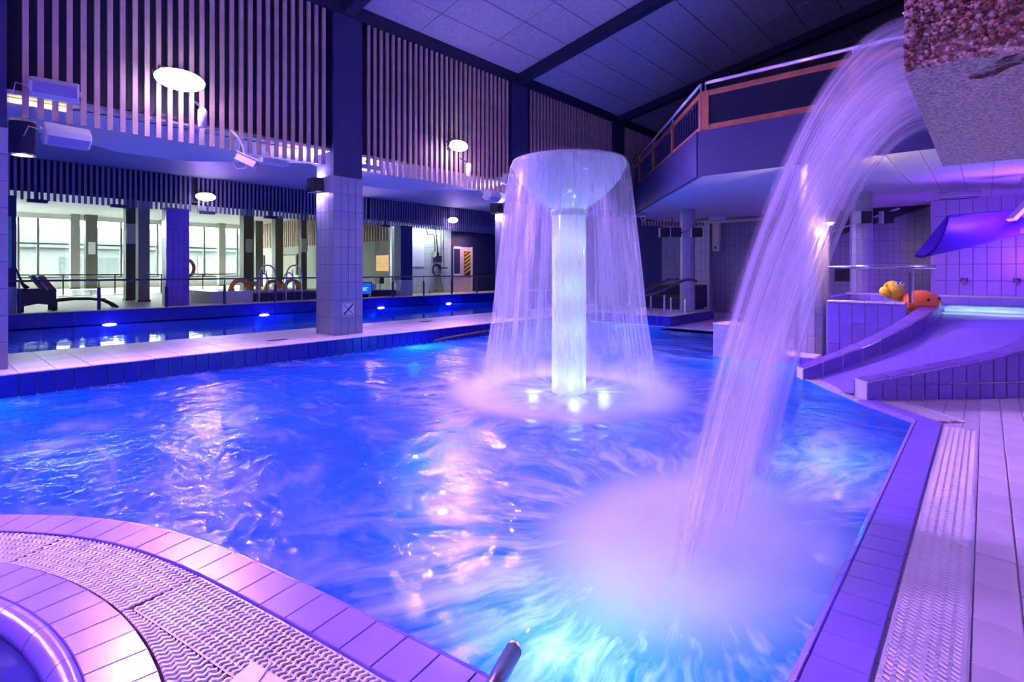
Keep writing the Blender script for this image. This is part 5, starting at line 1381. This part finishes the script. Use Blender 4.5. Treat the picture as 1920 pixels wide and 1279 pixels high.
# columns of the far hall
def slim_column(x, y, w, z1, m, label, strip=False):
    c = thing('slim_column', (x, y, ZD), label, 'column', 'slim columns of the far hall')
    MB().box(x - w / 2, x + w / 2, y - w / 2, y + w / 2, ZD, z1).build('shaft', m, c)
    MB().box(x - w / 2 - .02, x + w / 2 + .02, y - w / 2 - .02, y + w / 2 + .02, ZD, ZD + .06).build('foot', 'column_grey', c)
    if strip: MB().box(x + w / 2, x + w / 2 + .04, y - .14, y + .14, 1.9, 2.5).build('wall_lamp', 'plastic_white', c)
slim_column(-33.4, 5.95, .46, 3.86, 'column_grey', 'dark slim column before the left windows', True)
slim_column(-33.6, 5.35, .36, 3.86, 'column_lightgrey', 'pale grey column just left of a dark one at the left windows')
slim_column(-19.4, 4.42, .30, 3.86, 'column_grey', 'dark slim column left of the grey column near the violet tiled one', True)
slim_column(-18.3, 4.46, .28, 3.86, 'column_lightgrey', 'broad grey column next to the violet tiled column')
slim_column(-33.6, 9.2, .36, 3.86, 'column_lightgrey', 'pale grey column behind the violet tiled column')
slim_column(-33.6, 12.1, .36, 3.86, 'column_lightgrey', 'pale grey column right of the lifebuoy')
slim_column(-24.8, 10.0, .44, 3.86, 'column_grey', 'thick dark column left of the chrome ladder arches', True)
slim_column(-30.5, 12.9, .40, 3.86, 'column_grey', 'dark column above the left ladder arch')
slim_column(-27.0, 12.4, .40, 3.86, 'column_grey', 'dark column between the two ladder arches')
slim_column(-22.6, 11.5, .26, 3.86, 'column_grey', 'thin dark column right of the right ladder arch', True)
# end wall: slats, doors, glass blocks
slt = thing('slat_screen', (-26, 13.9, 2.4), 'beige wall slats on the end wall of the far hall', 'slat screen')
for k in range(70):
    x = -33.5 + k * .22
    MB().box(x, x + .10, 13.90, 13.96, 2.42, 3.85).build('slat', 'slat_wood', slt)
def door(n, x0, x1, z1, label):
    d = struct(MB().box(x0 - .08, x1 + .08, 13.93, 13.99, ZD, z1 + .08).build('door_%d' % n, 'column_grey'), label); OFF[d] = Vector()
    MB().box(x0, x1, 13.90, 13.93, ZD, z1).build('leaf', 'door_beige', d)
    MB().tube([(x1 - .12, 13.86, 1.15), (x1 - .28, 13.86, 1.15)], .02, 8).build('handle', 'chrome', d)
door(1, -29.85, -28.1, 1.92, 'beige door in the end wall behind the right ladder arch')
door(2, -33.3, -32.2, 1.92, 'beige door in the end wall behind the left ladder arch')
gb = struct(MB().box(-20.55, -18.9, 13.94, 13.99, 1.05, 1.78).build('window_2', 'door_beige'), 'warm glass block window in the end wall'); OFF[gb] = Vector()
for i in range(6):
    for j in range(4): MB().box(-20.53 + .27 * i, -20.28 + .27 * i, 13.90, 13.94, 1.07 + .178 * j, 1.235 + .178 * j).build('glass_block', 'glass_block', gb, bevel=.012)
struct(MB().box(-34.2, -16.75, 13.5, 13.99, .19, .85).build('wall_far_ledge', 'wall_white'), 'low ledge before the end wall')
struct(MB().box(-16.72, -15.9, 11.85, 20.2, 2.9, 2.98).build('ceiling_far_passage', 'grey_paint'), 'ceiling of the passage beyond the lane pool')
struct(MB().box(-16.70, -16.61, 11.86, 14.0, .19, 3.9).build('wall_far_passage', 'wall_white'), 'closing wall of the far hall')
fl5 = thing('added_tube_lamp', (-16.1, 13.2, 2.86), 'added fluorescent tube lamp that brightens the white tiled wall', 'lamp')  # lamp added to brighten the tiled wall, whose real light source is unknown
MB().box(-16.15, -16.05, 12.1, 14.5, 2.84, 2.90).build('housing', 'plastic_white', fl5)
MB().tube([(-16.10, 12.15, 2.82), (-16.10, 14.45, 2.82)], .018, 8).build('tube', 'sign_white', fl5)
area_light('lamp', (-16.05, 13.3, 2.78), (-16.5, 13.3, 1.2), 2.2, .08, 34, (.88, 1.0, .94), parent=fl5)
# white tiled wall with cables
tw = struct(MB().box(-16.6, -16.5, 11.85, 14.8, ZD, 2.9).build('wall_tiled_cables', 'wall_tiles_x'), 'white tiled wall with hanging cables')
struct(MB().box(-16.6, -16.5, 14.8, 20, ZD, 2.9).build('wall_navy_far', 'navy'), 'navy wall with the lit doorway')
simple('notice_board', 'blank white notice board on the white tiled wall', 'board', MB().box(-16.499, -16.47, 12.60, 13.35, 1.25, 2.12), 'sign_white')
eb = thing('switch_box', (-16.4, 14.0, 1.55), 'dark electrical switch box on the white tiled wall', 'switch box')
MB().box(-16.5, -16.34, 13.86, 14.16, 1.42, 1.68).build('box', 'navy_beam', eb); MB().box(-16.5, -16.38, 13.78, 13.92, 1.62, 1.85).build('upper_box', 'door_beige', eb); MB().box(-16.5, -16.40, 13.94, 14.06, 1.68, 1.82).build('relay', 'black', eb)
MB().tube([(-16.42, 13.88, 1.85), (-16.42, 13.86, 2.3), (-16.42, 13.8, 2.55), (-16.42, 13.5, 2.5), (-16.42, 13.42, 2.75)], .015, 6).build('cable', 'black', eb, smooth=True)
MB().tube([(-16.42, 14.0, 1.82), (-16.42, 13.95, 2.4), (-16.42, 13.9, 2.75)], .02, 6).build('cable', 'black', eb, smooth=True)
for y in (14.22, 14.36): MB().tube([(-16.46, y, 2.75), (-16.46, y, 1.25)], .014, 6).build('pipe', 'dark_steel', eb)
hs = thing('hose_reel', (-16.4, 13.95, 1.1), 'coiled dark hose hanging on the white tiled wall', 'hose')
for k in range(5):
    r = .16 + .02 * k; c = Vector((-16.42 + .012 * k, 13.93, 1.12))
    MB().tube([c + Vector((0, r * math.cos(2 * PI * i / 20), r * math.sin(2 * PI * i / 20))) for i in range(21)], .018, 6).build('coil', 'black' if k % 2 else 'dark_steel', hs, smooth=True)
for k in range(7):
    y = 13.78 + .07 * k; MB().tube([(-16.40, y * .6 + 13.95 * .4, .98), (-16.38, y, .6), (-16.38, y + .03 * (k - 3), ZD + .03)], .016, 6).build('hanging_hose', 'dark_steel' if k % 2 else 'column_lightgrey', hs, smooth=True)
MB().tube([(-16.42, 14.05, 1.2), (-16.40, 14.5, 1.2)], .03, 6).build('arm', 'black', hs)
dr = struct(MB().box(-16.50, -16.485, 14.92, 15.97, ZD, 2.08).build('door_3', 'door_pink'), 'lit pink doorway in the navy wall'); OFF[dr] = Vector()
MB().box(-16.49, -16.46, 14.95, 15.25, .85, 2.0).build('side_pane', 'navy', dr); MB().box(-16.49, -16.46, 15.92, 16.0, ZD, 2.1).build('frame', 'plastic_white', dr)
for z in (.86, 2.0): MB().box(-16.47, -16.44, 14.9, 15.3, z, z + .1).build('bar', 'sign_white', dr)
hzp = thing('hazard_panel', (-16.45, 15.65, .92), 'yellow and black hazard striped panel in the doorway', 'panel')
MB().box(-16.49, -16.455, 15.52, 15.85, .9, 1.9).build('board', 'sign_black', hzp)
for k in range(6):
    z = .92 + .165 * k
    MB().add([(-16.45, 15.52, z), (-16.45, 15.85, z + .20), (-16.45, 15.85, min(1.9, z + .29)), (-16.45, 15.52, min(1.9, z + .09))], [(0, 1, 2, 3)]).build('stripe', 'hazard_yellow', hzp)
area_light('door_lamp', (-15.9, 15.4, 2.4), (-16.5, 15.5, 1.0), .3, .3, 12, (1.0, .55, .6))

# railing along the far deck
rl = thing('glass_railing', (-15.25, 8, ZD), 'long low steel railing along the far edge of the lane pool', 'railing')
MB().tube([(-15.25, -2, .875), (-15.25, 20, .875)], .022, 8).build('top_rail', 'dark_steel', rl)
for y in [-1.2 + 1.355 * k for k in range(16)]:
    MB().tube([(-15.25, y, ZD), (-15.25, y, .70)], .035, 8).build('post', 'navy', rl); MB().tube([(-15.25, y, .70), (-15.25, y, .87)], .012, 6).build('pin', 'dark_steel', rl)
r2 = thing('rear_railing', (-24, 6, ZD), 'thin rear railing deeper in the far hall', 'railing')
MB().tube([(-26, -2, .93), (-26, 10, .93)], .025, 6).build('top_rail', 'column_grey', r2)
for y in [-1 + 1.6 * k for k in range(7)]: MB().tube([(-26, y, ZD), (-26, y, .93)], .025, 6).build('post', 'column_grey', r2)
# small pool in the far hall
tag(MB().box(-31, -24, -2, 9.5, ZD, ZD + .012).build('hall_pool_water', 'weir_water'), 'pale blue water of the pool in the far hall', 'water', kind='stuff')
# lounge furniture, left
ac = thing('lounge_chair', (-15.9, 1.85, ZD), 'dark hooded lounge chair with folded cushions behind the lane pool, far left', 'chair')
MB().add([(-15.65, 1.55, .36), (-15.65, 2.17, .36), (-15.65, 2.17, .68), (-15.65, 1.55, .70), (-16.2, 1.55, .36), (-16.2, 2.17, .36), (-16.2, 2.17, .68), (-16.2, 1.55, .70)], [(0, 1, 2, 3), (7, 6, 5, 4), (1, 5, 6, 2), (0, 3, 7, 4), (3, 2, 6, 7), (0, 4, 5, 1)]).build('seat_box', 'black', ac)
for (y, x) in ((1.6, -15.68), (2.12, -15.68), (1.6, -16.15), (2.12, -16.15)): MB().box(x - .03, x + .03, y - .03, y + .03, ZD, .36).build('leg', 'black', ac)
MB().tube([(-15.7, 1.58, ZD), (-15.7, 1.62, .33), (-15.7, 1.86, .385), (-15.7, 2.1, .34), (-15.7, 2.14, ZD)], .025, 6).build('arch', 'black', ac)
MB().tube([(-15.8, 1.5, 1.18), (-15.8, 1.62, .80), (-15.8, 1.70, .70)], [.012, .03, .05], 8).build('hood_strut', 'black', ac)
for k, (ya, za, m) in enumerate(((1.78, .97, 'brown'), (1.90, .95, 'red_brown'), (1.96, .95, 'red_brown'))):
    d = Vector((0, .55, -.85)).normalized()
    MB().obox(Vector((-15.85 - .06 * k, ya + .1, za - .16)), d, (1, 0, 0), d.cross(Vector((1, 0, 0))), .42, .40, .07).build('cushion', m, ac)
MB().obox((-15.62, 1.93, .80), Vector((0, .55, -.85)).normalized(), (1, 0, 0), Vector((0, -.85, -.55)).normalized(), .34, .02, .02).build('pole', 'sign_white', ac)
bn = thing('curved_bench', (-16.1, 2.8, ZD), 'low brown curved lounger frame beside the lounge chair', 'bench')
for x in (-15.9, -16.3):
    MB().tube([(x, 2.18, .40), (x, 2.5, .43), (x, 2.85, .42), (x, 3.12, .37), (x, 3.27, .28), (x, 3.36, ZD)], .03, 8).build('rail', 'brown', bn, smooth=True)
for k in range(8):
    y = 2.22 + .12 * k; MB().box(-16.28, -15.92, y, y + .07, .405, .425).build('slat', 'brown', bn)
MB().tube([(-15.9, 2.2, .40), (-15.9, 2.2, ZD)], .025, 8).build('leg', 'brown', bn); MB().tube([(-16.3, 2.2, .40), (-16.3, 2.2, ZD)], .025, 8).build('leg', 'brown', bn)
simple('notice_sheet', 'teal notice on the dark far left column', 'sign', MB().box(-15.54, -15.52, 1.2, 1.42, 1.15, 2.25), 'teal_sign')
# hot tub block with toys and ladders
tb = thing('tub_block', (-16.2, 6.6, ZD), 'pale boxed tub with a blue right side beyond the lane pool', 'tub')
MB().box(-17.6, -15.75, 5.45, 6.52, ZD, .50).build('pale_side', 'tile_green', tb); MB().box(-17.6, -15.75, 6.52, 9.0, ZD, .44).build('blue_side', 'navy', tb)
MB().box(-17.65, -15.72, 5.42, 9.03, .50, .525).build('rim', 'tile_green', tb) if False else MB().box(-17.65, -15.72, 5.42, 6.55, .50, .52).build('rim', 'tile_green', tb)
MB().box(-16.9, -15.70, 7.05, 8.0, .44, .50).build('step', 'grey_paint', tb)
for k, y in enumerate((6.80, 7.58)):
    la = thing('pool_ladder', (-15.45, y, ZD), 'chrome ladder arches, ' + ('left pair' if k == 0 else 'right pair') + ' beyond the lane pool', 'ladder', 'ladder arches')
    for (rr, top, dx) in ((.23, 1.25, 0), (.17, 1.03, -.35)):
        MB().tube([(-15.42 + dx, y + rr * math.cos(PI * i / 12), top - .30 + .30 * math.sin(PI * i / 12) if 0 < i < 12 else top - .30) for i in range(13)], .022, 8).build('arch', 'chrome', la, smooth=True)
        for s in (-1, 1): MB().tube([(-15.42 + dx, y + s * rr, top - .30), (-15.42 + dx, y + s * rr * 1.06, ZD)], .022, 8).build('leg', 'chrome', la)
    MB().tube([(-15.5, y, 1.1), (-15.5, y, .45)], .012, 6).build('pole', 'dark_steel', la)
for k, (y, x, s, lab) in enumerate(((6.28, -16.1, 1.0, 'amber arched pool float left of the ladder arches'), (6.95, -16.9, .7, 'amber pool float seen through the left ladder arches'), (7.62, -17.0, .8, 'amber pool float seen through the right ladder arches'), (8.05, -16.6, .9, 'amber arched pool float right of the ladder arches'), (9.0, -16.3, .85, 'amber pool float peeking out beside the sign column'))):
    t = thing('pool_float', (x, y, .5), lab, 'pool float', 'amber pool floats')
    r = .24 * s
    for (dx, ph) in ((0, 0), (.16, .12)):
        MB().tube([(x + dx, y + (r + ph * .3) * math.cos(PI * i / 12), .52 + (r * 1.25) * math.sin(PI * i / 12)) for i in range(13)], .05 * s, 10).build('arch', 'amber_toy', t, smooth=True)
    for sgn in (-1, 1): MB().ell((x + .06, y + sgn * r, .53), .10 * s, .09 * s, .09 * s, 12, 8).build('foot', 'orange_toy', t, smooth=True)
tv = thing('monitor', (-15.6, 10.2, ZD), 'dark monitor with glowing blue screen right of the sign column', 'screen')
MB().box(-15.68, -15.62, 9.75, 10.42, .28, .70).build('case', 'black', tv); MB().box(-15.62, -15.612, 9.78, 10.38, .31, .67).build('screen', 'screen_blue', tv)
for (a, b, z) in ((9.85, 10.26, .50), (9.85, 10.18, .46), (9.85, 10.22, .42)): MB().box(-15.612, -15.608, a, b, z, z + .022).build('text_line', 'screen_mark', tv)
MB().box(-15.72, -15.58, 9.9, 10.25, ZD, .28).build('stand', 'black', tv)
dsk = thing('equipment_bench', (-16.4, 11.2, ZD), 'low dark bench with small equipment before the glass block window', 'bench')
MB().box(-16.8, -15.8, 10.5, 11.5, ZD, .40).build('base', 'navy', dsk); MB().box(-16.6, -16.2, 10.8, 10.98, .40, .62).build('box', 'sign_white', dsk)
MB().tube([(-16.3, 11.2, .40), (-16.3, 11.2, .9)], .02, 6).build('pole', 'steel_white', dsk); MB().box(-16.5, -16.2, 11.12, 11.3, .62, .85).build('pack', 'brown', dsk)
tap = thing('pool_tap', (-15.5, 13.0, ZD), 'small dark tap pipe at the foot of the white tiled wall', 'tap')
MB().tube([(-15.5, 12.85, ZD), (-15.5, 12.85, .32), (-15.5, 13.15, .33)], .018, 6).build('pipe', 'dark_steel', tap); MB().ell((-15.5, 13.17, .34), .03, .03, .03, 8, 6).build('knob', 'black', tap)
# lifebuoy
lb = thing('lifebuoy', (-17.9, 5.12, 1.2), 'orange lifebuoy ring hanging right of the violet tiled column', 'lifebuoy')
c = Vector((-17.5, 5.35, 1.16)); r = .20
MB().tube([c + Vector((0, r * math.cos(2 * PI * i / 24), r * 1.25 * math.sin(2 * PI * i / 24))) for i in range(25)], .045, 8).build('ring', 'orange_toy', lb, smooth=True)
for k in range(4):
    a = PI / 4 + k * PI / 2
    MB().tube([c + Vector((0, r * math.cos(a + s), r * 1.25 * math.sin(a + s))) for s in (-.12, 0, .12)], .05, 8).build('band', 'sign_white', lb)
MB().tube([(-17.5, 5.35, 1.45), (-17.5, 5.35, 3.87)], .012, 6).build('hanger', 'black', lb)
# dark track boxes at the far slats
for (y, z, lab) in ((1.85, 2.60, 'dark box fitting under the far slats at the left'), (3.35, 2.62, 'dark box fitting under the far slats left of the violet column'), (5.3, 2.62, 'dark box fitting under the far slats right of the violet column'), (7.0, 2.62, 'dark box fitting under the far slats above the ladder arches'), (11.0, 2.62, 'dark box fitting under the far slats right of the sign column')):
    t = thing('track_fitting', (-15.7, y, z), lab, 'fitting', 'dark fittings under the far slats')
    MB().box(-15.78, -15.62, y - .17, y + .17, z, z + .07).build('box', 'navy', t); MB().box(-15.70, -15.67, y - .02, y + .02, z + .07, z + .25).build('hanger', 'navy', t)
# stairs behind the guard rail (dark flight with sloping rail)
stt = thing('stair_flight', (-1.5, 14.0, 1.9), 'dark stair underside with pale sloping rail behind the round column', 'stairs')
MB().add([(-3.0, 14.17, 1.75), (-.85, 14.17, 2.45), (-3.0, 14.17, 2.45), (-3.0, 13.9, 1.75), (-.85, 13.9, 2.45), (-3.0, 13.9, 2.45)], [(0, 2, 1), (3, 4, 5), (0, 1, 4, 3), (1, 2, 5, 4), (2, 0, 3, 5)]).build('flight', 'black', stt)
MB().tube([(-2.6, 13.85, 1.98), (-1.35, 13.85, 2.41)], .02, 8).build('rail', 'steel_white', stt)
simple('wall_vent', 'small dark vent low on the back wall beside the round column', 'vent', MB().box(-2.6, -2.2, 14.15, 14.2, .85, 1.15).box(-2.58, -2.22, 14.13, 14.15, .90, .93).box(-2.58, -2.22, 14.13, 14.15, 1.0, 1.03), 'black')
